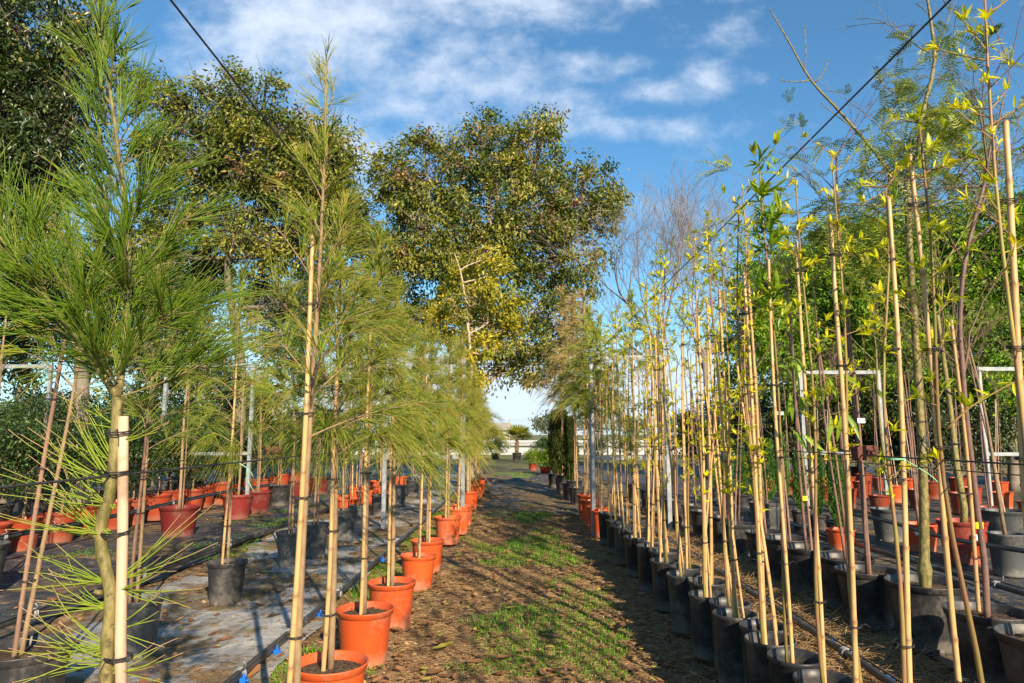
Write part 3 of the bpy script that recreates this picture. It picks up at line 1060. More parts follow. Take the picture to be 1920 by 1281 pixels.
# ------------------------------------------------------------------ willow whips on bamboo
def rosettes(mb, C, r, size=0.045, n=6, out=None, att=None, width=0.26, full=True):
    """little bunches of narrow leaves"""
    k = len(C)
    if k == 0:
        return
    base = np.repeat(C, n, axis=0)
    o = unit(r, k) if out is None else out
    o = o / np.linalg.norm(o, axis=1, keepdims=True)
    D = np.repeat(o, n, axis=0) * 0.8 + unit(r, k * n) * 0.75 + np.array([0, 0, 0.3])
    N = unit(r, k * n) * 0.6 + np.array([0, 0, 1.0])
    L = r.uniform(0.55, 1.2, k * n) * size
    a = np.repeat(np.clip(r.normal(0.55, 0.2, k), 0, 1), n) + r.normal(0, 0.08, k * n) if att is None else att
    leaves(mb, base + unit(r, k * n) * 0.004, D, N, L, L * width * r.uniform(0.75, 1.25, k * n), a, 0.2, r.uniform(-0.15, 0.55, k * n), full=full)


def willow(root, seed, H=2.05, stake=1.7, zs=0.25, dens=1.0, low=0.75, lean=0.0, size=0.034, mat='willow', lit=1.0, canes=1, ties=True):
    r = np.random.default_rng(seed)
    top = np.array([lean + r.normal(0, 0.02), r.normal(0, 0.02), stake])
    off = np.array([r.uniform(-0.02, 0.02), r.uniform(-0.02, 0.02), zs - 0.04])
    mb = MB()
    cane(mb, off, top, r.uniform(0.0062, 0.0086), seed)
    mb.build('bamboo_stake', M['bamboo'], root)
    if canes > 1:
        mb = MB()
        cane(mb, off + [0.035, -0.01, 0], top + [-0.03, 0.02, -r.uniform(0.1, 0.5)], 0.006, seed + 9)
        mb.build('bamboo_stake', M['bamboo'], root)
    sa = r.uniform(0, 6.28)
    K = 14
    pts = []
    for i in range(K):
        t = i / (K - 1)
        z = zs - 0.02 + t * (H - zs)
        q = min(1, (z - off[2]) / (stake - off[2]))
        c = off + (top - off) * q
        g = 0.020 + 0.010 * math.sin(3.1 * t * math.pi + seed) + (0.03 * max(0, t - 0.8))
        pts.append((c[0] + math.cos(sa) * g + (0.012 * math.sin(7 * t + seed)), c[1] + math.sin(sa) * g, z))
    S = np.array(pts)
    ms = MB()
    tube(ms, S, 0.0058 * (1.0 - 0.8 * np.linspace(0, 1, K)) + 0.0010, 7)
    mf = MB()
    # short side shoots carrying the leaf bunches
    n = int(30 * dens)
    zz = low + (H - low) * r.uniform(0, 1, n) ** 1.1
    base = np.stack([np.interp(zz, S[:, 2], S[:, k]) for k in range(3)], 1)
    a = r.uniform(0, 6.28, n)
    o = np.stack([np.cos(a), np.sin(a), r.uniform(0.3, 1.1, n)], 1)
    Ls = r.uniform(0.006, 0.07, n) * (1 + 0.6 * (zz > H - 0.6))
    tip = base + o / np.linalg.norm(o, axis=1, keepdims=True) * Ls[:, None]
    strands(ms, np.stack([base, (base + tip) / 2 + [0, 0, -0.003], tip], 1), np.tile([[0.0018, 0.0014, 0.0008]], (n, 1)), 4)
    rosettes(mf, tip, r, size, 7, o)
    mid = base + (tip - base) * 0.5
    k = Ls > 0.045
    rosettes(mf, mid[k], r, size * 0.9, 4, o[k])
    # leader leaves
    n = int(5 * dens)
    zz = H - r.uniform(0, 0.25, n)
    b = np.stack([np.interp(zz, S[:, 2], S[:, q]) for q in range(3)], 1)
    rosettes(mf, b, r, size * 1.1, 4)
    ms.build('stem', M['whip_bark'], root)
    mf.build('foliage', M[mat], root)
    if ties:
        for q in (0.22, 0.5, 0.68, 0.9):
            z = zs + (stake - zs) * (q + r.uniform(-0.04, 0.04))
            t = (z - off[2]) / (stake - off[2])
            c = off + (top - off) * t
            tie_loop(root, (c[0] + math.cos(sa) * 0.008, c[1] + math.sin(sa) * 0.008, z), 0.0145, 'tie', True, seed + int(z * 100))
    return S


# ------------------------------------------------------------------ bare saplings (stem, cane, twiggy head)
def twigs(mb, p0, d0, L, rad, depth, r, tips, spread=0.6, K=5, up=0.15, sides=5, kids=3, rmin=0.0):
    """recursive bare branching"""
    p0 = np.array(p0, float)
    d = np.array(d0, float)
    d /= np.linalg.norm(d)
    pts = [p0]
    for i in range(K):
        d = d + r.normal(0, 0.10, 3) + np.array([0, 0, up * 0.3])
        d /= np.linalg.norm(d)
        pts.append(pts[-1] + d * L / K)
    tube(mb, pts, np.maximum(rad * (1 - 0.62 * np.linspace(0, 1, K + 1)), rmin), sides, cap=False)
    if depth == 0:
        tips.append((pts[-1], d))
        return
    for k in range(kids):
        j = int(r.integers(max(1, K - 3), K + 1)) if k else K
        base = pts[j]
        nd = d + unit(r, 1)[0] * spread + np.array([0, 0, up])
        twigs(mb, base, nd, L * r.uniform(0.55, 0.85), rad * 0.5, depth - 1, r, tips, spread, max(3, K - 1), up, max(3, sides - 1), kids, rmin)


def pinnate(mb_leaf, mb_stem, C, D, r, L=0.14, pairs=9, leaflet=0.03, w=0.0055, att=None):
    """feathery compound leaves hanging from C along D"""
    n = len(C)
    D = D / np.linalg.norm(D, axis=1, keepdims=True)
    Ls = L * r.uniform(0.7, 1.2, n)
    side = np.cross(D, np.array([0, 0, 1.0]) + unit(r, n) * 0.5)
    side /= np.maximum(np.linalg.norm(side, axis=1, keepdims=True), 1e-6)
    t = np.linspace(0, 1, 4)
    P = C[:, None] + D[:, None] * (Ls[:, None] * t)[:, :, None]
    P[:, :, 2] -= 0.35 * Ls[:, None] * t ** 2
    strands(mb_stem, P, np.tile([[0.0012, 0.0010, 0.0008, 0.0005]], (n, 1)), 3)
    base_att = np.clip(r.normal(0.5, 0.25, n), 0, 1)
    for i in range(pairs):
        q = 0.12 + 0.88 * i / (pairs - 1)
        B = C + D * (Ls * q)[:, None]
        B[:, 2] -= 0.35 * Ls * q ** 2
        for s in (-1, 1):
            DD = side * s + D * 0.55 + np.array([0, 0, -0.15]) + unit(r, n) * 0.12
            N = np.cross(D, side) + unit(r, n) * 0.2
            leaves(mb_leaf, B, DD, N, leaflet * (1 - 0.45 * q) * r.uniform(0.85, 1.1, n), w, base_att, 0.15, 0.12)


def staked_sapling(root, seed, H=2.0, srad=0.011, bark='purple_bark', stake='brown_stake', shead=0.5, zs=0.27, leafy=0.4, lean=0.0, kink=0.0, mat='pepper', stake_h=1.6):
    r = np.random.default_rng(seed)
    K = 12
    pts = []
    for i in range(K):
        t = i / (K - 1)
        pts.append((lean * t + 0.02 * math.sin(5 * t + seed) * t + kink * math.exp(-((t - 0.12) / 0.07) ** 2), 0.015 * math.sin(4 * t + seed * 2), zs - 0.02 + t * (H - zs)))
    ms = MB()
    tube(ms, pts, srad * (1.05 - 0.5 * np.linspace(0, 1, K)), 8)
    tips = []
    for k in range(4):
        a = k * 1.7 + r.uniform(0, 1)
        b = pts[-1 - (k % 3)]
        twigs(ms, b, (math.cos(a) * 0.8, math.sin(a) * 0.8, 0.9), shead * r.uniform(0.5, 0.9), srad * 0.4, 2, r, tips, 0.6, 4, 0.15, 4, 3)
    ms.build('stem', M[bark], root)
    if leafy > 0:
        mf, m2 = MB(), MB()
        sel = [t for t in tips if r.uniform() < leafy]
        if sel:
            C = np.repeat(np.array([t[0] for t in sel]), 3, 0)
            D = np.repeat(np.array([t[1] for t in sel]), 3, 0) + unit(r, len(C)) * 0.8
            pinnate(mf, mf, C, D, r, 0.12, 7, 0.028, 0.006)
            mf.build('foliage', M[mat], root)
    if stake:
        mb = MB()
        cane(mb, (0.03, 0.01, zs - 0.04), (lean * 0.75 + 0.012, 0.01, stake_h), 0.0085, seed)
        mb.build('bamboo_stake', M[stake], root)
        for q in (0.35, 0.72):
            z = zs + (stake_h - zs) * q
            x = np.interp(z, [p[2] for p in pts], [p[0] for p in pts])
            tie_loop(root, (x + 0.008, 0.004, z), 0.02, 'tie', False, seed)
    return pts


exec_marker = 'plants'
# ------------------------------------------------------------------ row left of the path: she-oaks, the nearest one tall and close
ROWL = -0.65


def near_sheoak():
    """nearest sapling, its trunk traced from bend to bend"""
    d = 1.15
    base = W(205, 1290, d)
    px = [(203, 1400), (200, 1281), (203, 1190), (208, 1115), (188, 1005), (206, 925), (215, 840), (221, 745)]
    root = thing('she_oak_sapling', 'tall fresh green needle-leaved sapling nearest the camera, tied to short pale wooden stake', 'sapling',
                 (ROWL - 0.03, d, 0), 0, 'needle-leaved saplings in the row left of the path')
    O = np.array([ROWL - 0.03, d, 0.0])
    g = lambda x, y, dd=d: np.array(W(x, y, dd)) - O
    r = np.random.default_rng(5)
    zs = pot_parts(root, 0.135, 0.25, 'orange', 'plain', seed=1)
    low = [np.array([0, 0, 0.2])] + [g(*p) for p in px]
    ms = MB()
    P = curve_pts(low, 46)
    rad = np.interp(np.linspace(0, 1, 46), [0, 0.5, 1], [0.0108, 0.0094, 0.0078])
    rad = rad * (1 + 0.13 * np.abs(np.sin(np.linspace(0, 30, 46))) ** 6)
    tube(ms, P, rad, 12)
    lead = curve_pts([g(221, 745), g(232, 660), g(240, 560), g(241, 470), g(232, 370), g(215, 230), g(200, 120), g(184, 5), g(178, -60)], 30)
    tube(ms, lead, np.linspace(0.0068, 0.0011, 30), 8)
    left = curve_pts([g(221, 748), g(185, 690, 1.14), g(140, 625, 1.12), g(90, 562, 1.10), g(30, 480, 1.08), g(-40, 400, 1.07)], 18)
    tube(ms, left, np.linspace(0.0068, 0.0026, 18), 7)
    for (x, y) in ((190, 1008), (192, 1112), (215, 1150), (205, 905)):
        c = g(x, y)
        tube(ms, [c, c + [-0.010, -0.006, 0.004]], [0.0055, 0.0035], 6)
    mf = MB()
    nr = 0.00085

    def spray(C, d0, Lb, n, L, el_g, curl=0.2, tipred=0.0, spread=0.55):
        d0 = d0 / np.linalg.norm(d0)
        ts = np.linspace(0, 1, 5)
        B = C[None] + d0[None] * (Lb * ts)[:, None]
        B[:, 2] += 0.12 * Lb * ts ** 2
        tube(ms, B, np.linspace(0.0022, 0.0009, 5) * (Lb / 0.2) ** 0.3, 5, cap=False)
        s = r.uniform(0.05, 1.0, n)
        P0 = C[None] + d0[None] * (Lb * s)[:, None]
        P0[:, 2] += 0.12 * Lb * s ** 2
        P0, D, a0, a1 = tufts(r, P0, d0, n, 9, spread, 0.26)
        strands(ms, np.stack([a0, a1], 1), np.tile([[0.0012, 0.0007]], (len(a0), 1)), 4)
        D = D + np.array([0, 0, el_g])
        base = np.clip(r.normal(0.45, 0.17, n), 0, 0.85)
        t = np.linspace(0, 1, 5)
        att = base[:, None] + (0.18 + tipred) * t[None, :] ** 4
        needle_sprays(mf, P0, D, r.uniform(0.6, 1.15, n) * L, nr, r, curl, 5, 3, att, 0.14)

    # leader branches: long and spreading low down, short and upright higher
    for i in range(42):
        t = (i + 0.5) / 42
        c = lead[min(29, int(t ** 0.95 * 27))]
        a = i * 2.399
        el = math.radians(15 + 50 * t)
        dd = np.array([math.cos(a) * math.cos(el), math.sin(a) * math.cos(el), math.sin(el)])
        Lb = (0.12 * (1 - t) ** 0.6 + 0.014) * r.uniform(0.6, 1.2)
        spray(c, dd, Lb, int(84 * (1 - t) + 22), 0.115 - 0.06 * t, 0.30, 0.05 * (1 - t), 0.04, 0.65)
    for i in range(16):
        t = (i + 1.5) / 18
        c = left[int(t * 17)]
        a = i * 2.399
        dd = (left[-1] - left[0]) / np.linalg.norm(left[-1] - left[0]) * 0.5 + np.array([math.cos(a), math.sin(a), 0.75]) * 0.8
        spray(c, dd, 0.10 * r.uniform(0.7, 1.2) * (1.15 - 0.5 * t), 66, 0.105, 0.2, 0.06, 0.05, 0.65)
    # tip of the leader is dark and slender
    n = 90
    s = r.integers(19, 30, n)
    needle_sprays(mf, lead[s], np.array([0, 0, 1.0]) + unit(r, n) * 0.32, r.uniform(0.02, 0.055, n), 0.0009, r, 0, 3)
    # sparse sprays on the lower trunk, yellow with pinkish tips
    for (x, y, az, k, L, e) in ((212, 905, 3.0, 17, 0.16, 0.5), (205, 1000, 3.3, 14, 0.15, 0.35), (196, 1010, 2.6, 12, 0.13, 0.4), (200, 1090, 3.2, 13, 0.15, 0.10),
                                (203, 1140, 3.0, 13, 0.13, 0.05), (205, 1215, 3.3, 16, 0.14, 0.05), (225, 1085, 0.0, 10, 0.13, 0.5), (218, 1105, -0.3, 8, 0.12, -0.05),
                                (215, 870, 2.8, 7, 0.15, 0.7), (222, 830, 0.2, 6, 0.11, 0.6), (213, 950, 3.4, 10, 0.17, 0.4), (205, 1180, 0.2, 6, 0.09, 0.0),
                                (208, 1240, 3.6, 12, 0.13, 0.1), (205, 1260, 0.3, 7, 0.10, 0.15), (215, 800, 3.2, 5, 0.14, 0.5)):
        c = g(x, y)
        n = k
        D = np.stack([np.full(n, math.cos(az)), np.full(n, math.sin(az)) * 0.6, np.full(n, e)], 1) + unit(r, n) * 0.42
        t = np.linspace(0, 1, 6)
        base = r.uniform(0.66, 0.86, n)
        att = base[:, None] + 0.75 * np.clip(t[None, :] - 0.55, 0, 1)
        needle_sprays(mf, c[None] + unit(r, n) * 0.004, D, r.uniform(0.55, 1.1, n) * L, 0.00105, r, -0.16, 6, 4, att, 0.26)
    ms.build('stem', M['olive_bark'], root)
    mf.build('foliage', M['needle'], root)
    mb = MB()
    tube(mb, [g(229, 1400), g(226, 1200), g(230, 1000), g(231, 781)], [0.0085, 0.0085, 0.0082, 0.0080], 14)
    mb.build('wooden_stake', M['dowel'], root)
    for (x, y) in ((222, 812), (221, 886), (216, 1000), (222, 1232)):
        tie_loop(root, g(x, y), 0.0165, 'tie', True, x + y)


near_sheoak()

# further she-oaks in the same row: distance, x, pot colour
protos = []
G_L1 = 'needle-leaved saplings in the row left of the path'


def sheoak_pot(name, label, loc, seed, color='orange', rpot=0.135, hpot=0.25, style='plain', stake=1.66, group=None, stake_mat='bamboo', rz=0.0, **kw):
    root = thing(name, label, 'sapling', loc, rz, group)
    zs = pot_parts(root, rpot, hpot, color, style, seed=seed)
    sheoak(root, seed, zs=zs, **kw)
    if stake:
        mb = MB()
        sx = kw.get('lean', (0, 0))[0]
        cane(mb, (-0.022, -0.012, zs - 0.04), (sx * 0.6 - 0.002, -0.018, stake), 0.0088, seed)
        mb.build('bamboo_stake', M[stake_mat], root)
        for q in (0.18, 0.45, 0.62, 0.85):
            z = zs + (stake - zs) * q
            tie_loop(root, (-0.012 + sx * q * 0.5, -0.008, z), 0.022, 'tie', False, seed)
    return root


sheoak_pot('she_oak_sapling', 'needle-leaved sapling with thick tall yellow bamboo, its pot below the photo edge',
           (-0.600, 2.06, 0), 21, H=2.24, bare=1.02, spread=0.31, nbr=34, ntw=46, nrad=0.0010, nlen=(0.08, 0.17), droop=0.35, srad=0.0115, group=G_L1, stake=1.66)
pa = sheoak_pot('she_oak_sapling', 'needle-leaved sapling in the nearest visible orange pot beside the black pipe',
                (-0.636, 2.56, 0), 22, H=1.95, bare=0.95, spread=0.38, nbr=36, ntw=88, nrad=0.0012, group=G_L1, stake=1.30, droop=0.8, srad=0.012)
pb = sheoak_pot('she_oak_sapling', 'needle-leaved sapling in the dusty orange pot, second visible orange pot from the camera',
                (-0.671, 3.32, 0), 23, H=2.05, bare=0.88, spread=0.41, nbr=36, ntw=88, nrad=0.0014, group=G_L1, droop=0.9, mat='needle_olive')
pc = sheoak_pot('she_oak_sapling', 'needle-leaved sapling in orange pot, third visible orange pot from the camera',
                (-0.646, 3.90, 0), 24, H=1.92, bare=0.92, spread=0.40, nbr=34, ntw=86, nrad=0.0015, group=G_L1, droop=1.0)
more = [(-0.628, 4.85), (-0.633, 5.45), (-0.60, 6.84), (-0.56, 7.5), (-0.54, 8.2), (-0.56, 9.9), (-0.54, 11.2), (-0.55, 12.1), (-0.56, 13.2)]
lab_more = ['fourth', 'fifth', 'sixth', 'seventh', 'eighth', 'ninth', 'tenth', 'eleventh', 'twelfth']
for i, (x, y) in enumerate(more):
    src = (pb, pc, pa)[i % 3]
    dup(src, (x, y, 0), 1.3 + i * 2.1, 'needle-leaved sapling in orange pot, %s orange pot from the camera left of the path' % lab_more[i], G_L1, 0.92 + 0.05 * (i % 4))

# second row on the left: black pots
G_L2 = 'needle-leaved saplings in black pots, second row left of the path'
ka = sheoak_pot('she_oak_sapling', 'dark thin sapling in big black pot with white label, bottom left corner of the photo',
                (-1.76, 2.60, 0), 31, 'black', 0.165, 0.29, 'footed', stake=1.75, H=2.05, bare=1.15, spread=0.38, nbr=20, ntw=46, nrad=0.0012, group=G_L2,
                stake_mat='brown_stake', lean=(0.15, 0.03), srad=0.009)
mb = MB()
for k in range(1):
    V = []
    for i in range(6):
        a = -1.76 + i * 0.06
        for z in (0.205, 0.245):
            q = 0.1645 * (0.74 + 0.26 * z / 0.29) - 0.0085
            V.append((q * math.cos(a), q * math.sin(a), z))
    mb.add(V, np.array([(2 * i, 2 * i + 2, 2 * i + 3, 2 * i + 1) for i in range(5)]))
mb.build('paper_tag', M['paper'], ka)
kb = sheoak_pot('she_oak_sapling', 'slim sapling in dusty grey pot standing on pale fabric, behind the nearest trunk',
                (-1.80, 3.44, 0), 32, 'grey', 0.125, 0.27, 'footed', stake=1.2, H=1.95, bare=0.95, spread=0.42, nbr=24, ntw=56, nrad=0.0013, group=G_L2, stake_mat='brown_stake', srad=0.009, mat='needle')
kc = sheoak_pot('she_oak_sapling', 'sapling in grey-black pot with green twine knotted to its cane, on pale sunlit fabric',
                (-1.79, 4.49, 0), 33, 'black', 0.125, 0.255, 'footed', stake=1.62, H=2.15, bare=0.80, spread=0.55, nbr=34, ntw=70, nrad=0.0015, group=G_L2, mat='needle_olive', droop=1.1, srad=0.010)
mb = MB()
z = 0.885
tube(mb, curve_pts([(-0.02, -0.02, z), (0.03, -0.035, z - 0.005), (0.08, -0.04, z - 0.03), (0.115, -0.04, z - 0.05)], 10), 0.0035, 6)
tube(mb, curve_pts([(0.115, -0.04, z - 0.05), (0.14, -0.04, z - 0.08), (0.155, -0.04, z - 0.11)], 8), 0.0028, 6)
tube(mb, curve_pts([(0.112, -0.042, z - 0.05), (0.112, -0.042, z - 0.10), (0.14, -0.042, z - 0.16), (0.165, -0.04, z - 0.20)], 8), 0.0028, 6)
tube(mb, curve_pts([(-0.03, 0.0, z), (-0.01, -0.03, z + 0.004), (0.012, -0.01, z), (-0.01, 0.016, z - 0.002), (-0.03, 0.0, z)], 14), 0.003, 6)
mb.build('twine', M['twine'], kc)
l2 = [(-1.77, 5.73, 'lone black pot left of the bamboo'), (-1.70, 6.12, 'black pot, fifth in its row'), (-1.68, 7.1, 'black pot, sixth in its row'), (-1.66, 7.8, 'black pot, seventh in its row'),
      (-1.65, 9.0, 'black pot, eighth in its row'), (-1.66, 10.4, 'black pot, ninth in its row'), (-1.66, 12.0, 'black pot, last in its row')]
for i, (x, y, s) in enumerate(l2):
    dup((kc if False else (kb, pb)[0] if i % 3 == 1 else kb, )[0], (x, y, 0), 0.7 + i * 1.9, 'slender needle-leaved sapling in %s behind the orange pots' % s, G_L2, 1.0 + 0.05 * (i % 3))

# ------------------------------------------------------------------ row right of the path: yellow-leaved whips on bamboo
G_R1 = 'yellow-leaved whips on bamboo stakes right of the path'
ROWR = 0.98


def willow_pot(label, loc, seed, color='black', r=0.092, h=0.30, rz=0.0, **kw):
    root = thing('willow_sapling', label, 'sapling', loc, rz, G_R1)
    zs = pot_parts(root, r, h, color, 'tall', fill=0.82, seed=seed)
    willow(root, seed, zs=zs, **kw)
    return root


near_specs = [
    (1.345, 0.0, dict(H=2.0, lean=0.075, dens=0.9, low=1.3, size=0.028), 'thickest bamboo whip at the right edge of the photo'),
    (1.565, 0.0, dict(H=1.80, lean=-0.03, dens=0.9, low=0.95, size=0.032), 'yellow-leaved whip with a side shoot, second bamboo from the right edge'),
    (1.765, -0.02, dict(H=1.75, lean=0.075, dens=0.9, low=0.85, size=0.032), 'yellow-leaved whip with three leafy bunches, third bamboo from the right edge'),
    (2.02, 0.01, dict(H=1.93, lean=-0.035, dens=1.2, low=0.95, size=0.028), 'brown-caned whip whose stem forks near the ground, fourth bamboo from right edge'),
    (2.24, 0.0, dict(H=1.93, lean=-0.01, dens=1.0, low=0.9, size=0.034), 'whip with long green leaves hanging mid-height, fifth bamboo from right edge'),
    (2.46, 0.0, dict(H=2.18, lean=-0.01, dens=1.5, low=1.3, size=0.06, mat='green_leaf'), 'tallest whip of the near group, long pointed green leaves, sixth bamboo from right edge'),
]
wp = []
for i, (y, dx, kw, lab) in enumerate(near_specs):
    wp.append(willow_pot(lab, (ROWR + dx, y, 0), 100 + i, **kw))
mb = MB()
z = 0.985
tube(mb, [(0.03 + math.cos(a) * 0.02, math.sin(a) * 0.016, z + 0.004 * a / 6) for a in np.linspace(0, 12.5, 24)], 0.0017, 5)
tube(mb, curve_pts([(0.045, -0.015, z), (0.075, -0.02, z - 0.02), (0.11, -0.02, z - 0.045), (0.14, -0.02, z - 0.085)], 10), 0.0012, 5)
mb.build('twine', M['twine'], wp[2])
mb = MB()
for k in range(3):
    tube(mb, curve_pts([(0.0, -0.012, 0.965 + 0.008 * k), (-0.02 - 0.01 * k, -0.02, 1.0), (-0.045, -0.02, 1.03 + 0.01 * k), (-0.06, -0.015, 1.05 - 0.03 * k), (-0.02, -0.02, 0.97)], 14), 0.0014, 5)
tube(mb, [(math.cos(a) * 0.02, math.sin(a) * 0.016, 0.962 + 0.0012 * a) for a in np.linspace(0, 18, 36)], 0.0015, 5)
mb.build('wire_twist', M['wire'], wp[1])
# the side shoot and the hanging leaves of two of them
r = np.random.default_rng(77)
o = wp[1]
mb, mf = MB(), MB()
P = curve_pts([(0.015, 0, 1.06), (0.06, -0.02, 1.11), (0.12, -0.04, 1.15), (0.21, -0.05, 1.20)], 10)
tube(mb, P, np.linspace(0.0028, 0.001, 10), 6)
mb.build('side_shoot', M['whip_bark'], o)
rosettes(mf, P[[3, 5, 7, 8, 9]], r, 0.04, 5)
mf.build('side_leaves', M['willow'], o)
o = wp[4]
mb, mf = MB(), MB()
C = []
for k in range(5):
    z = 1.02 + 0.06 * k
    P = curve_pts([(0, 0, z), (0.05 * (1 if k % 2 else -0.6), -0.02, z + 0.03), (0.10 * (1 if k % 2 else -0.7), -0.03, z + 0.045)], 6)
    tube(mb, P, 0.0011, 5)
    C += [P[-1], P[3]]
mb.build('side_shoot', M['whip_bark'], o)
C = np.repeat(np.array(C), 2, 0)
n = len(C)
leaves(mf, C, np.array([0.3, -0.1, -0.8]) + unit(r, n) * 0.5, np.array([0.2, -1, 0.2]) + unit(r, n) * 0.3, r.uniform(0.07, 0.11, n), 0.017, r.uniform(0.3, 0.7, n), 0.15, 0.15, full=True)
mf.build('side_leaves', M['green_leaf'], o)

far_protos = [willow_pot('seventh bamboo from the right edge, yellow-leaved whip in black pot at the bottom edge', (ROWR - 0.01, 2.66, 0), 120, H=2.0, dens=1.3, low=0.8, lean=-0.02, canes=2),
              willow_pot('eighth bamboo from the right edge, whip with two thin canes in a scuffed black pot', (ROWR + 0.03, 2.84, 0), 121, H=2.1, dens=1.5, low=0.7, lean=0.01, canes=2),
              willow_pot('ninth bamboo from the right edge, leggy green-stemmed whip in black pot', (ROWR - 0.02, 3.03, 0), 122, H=1.95, dens=1.5, low=0.75, lean=0.03, canes=2),
              willow_pot('tenth bamboo from the right edge, whip with dense yellow leaves in black pot', (ROWR + 0.02, 3.22, 0), 123, H=2.15, dens=2.0, low=0.95, lean=-0.03, canes=2)]
ylist = [3.42, 3.63, 3.85, 4.08, 4.32, 4.56, 4.80, 5.05, 5.30, 5.55, 5.80, 6.05, 6.30, 6.55, 6.8]
for i, y in enumerate(ylist):
    dup(far_protos[(i * 3 + 1) % 4], (ROWR + (0.03 if i % 2 else -0.025), y, 0), 1.1 + i * 2.3,
        'yellow-leaved whip in black pot, %s from the camera in the bamboo row' % ORD[i + 10], G_R1, 0.97 + 0.04 * ((i * 7) % 4) / 2)
for i, y in enumerate([1.10, 0.72, 0.36, 0.02]):  # unseen whips added so that their shadows fall across the path
    dup(far_protos[i], (ROWR + 0.05, y, 0), 0.5 + i, 'unseen yellow-leaved whip added for its shadow, just outside the right edge, %s beside the camera' % ORD[i], G_R1, 1.0)
G_R1o = 'saplings in orange pots right of the path'
qa = sheoak_pot('she_oak_sapling', 'brown-tinged needle-leaved sapling in the nearest orange pot right of path', (0.97, 7.25, 0), 41, 'orange', 0.12, 0.27, 'plain', stake=1.6,
                H=2.3, bare=1.15, spread=0.42, nbr=30, ntw=50, nrad=0.0022, group=G_R1o, droop=0.9)
for i, (x, y) in enumerate([(0.97, 7.65), (0.96, 8.15), (0.97, 8.65)]):
    dup(qa, (x, y, 0), 2 + i * 2.2, 'needle-leaved sapling in orange pot right of path, %s of the four orange pots' % ORD[i + 1], G_R1o, 1.0 + 0.08 * i)
G_R1b = 'brown needle-leaved saplings far along the right row'
qb = sheoak_pot('she_oak_sapling', 'dry brown needle-leaved sapling, nearest of the tall brown ones right of the path end', (1.02, 9.3, 0), 42, 'black', 0.12, 0.27, 'plain', stake=1.9,
                H=3.0, bare=1.3, spread=0.44, nbr=38, ntw=48, nrad=0.003, nlen=(0.12, 0.28), group=G_R1b, droop=1.0, mat='needle_brown')
for i, (x, y) in enumerate([(1.0, 10.3), (1.05, 11.3), (0.98, 12.4)]):
    dup(qb, (x, y, 0), 1 + i * 2.2, 'dry brown needle-leaved sapling, %s of the tall brown ones right of the path end' % ORD[i + 1], G_R1b, 1.04 + 0.1 * i)


# ------------------------------------------------------------------ second row on the right: large black pots, older trees
G_R2 = 'taller saplings in large black pots, second row right of the path'


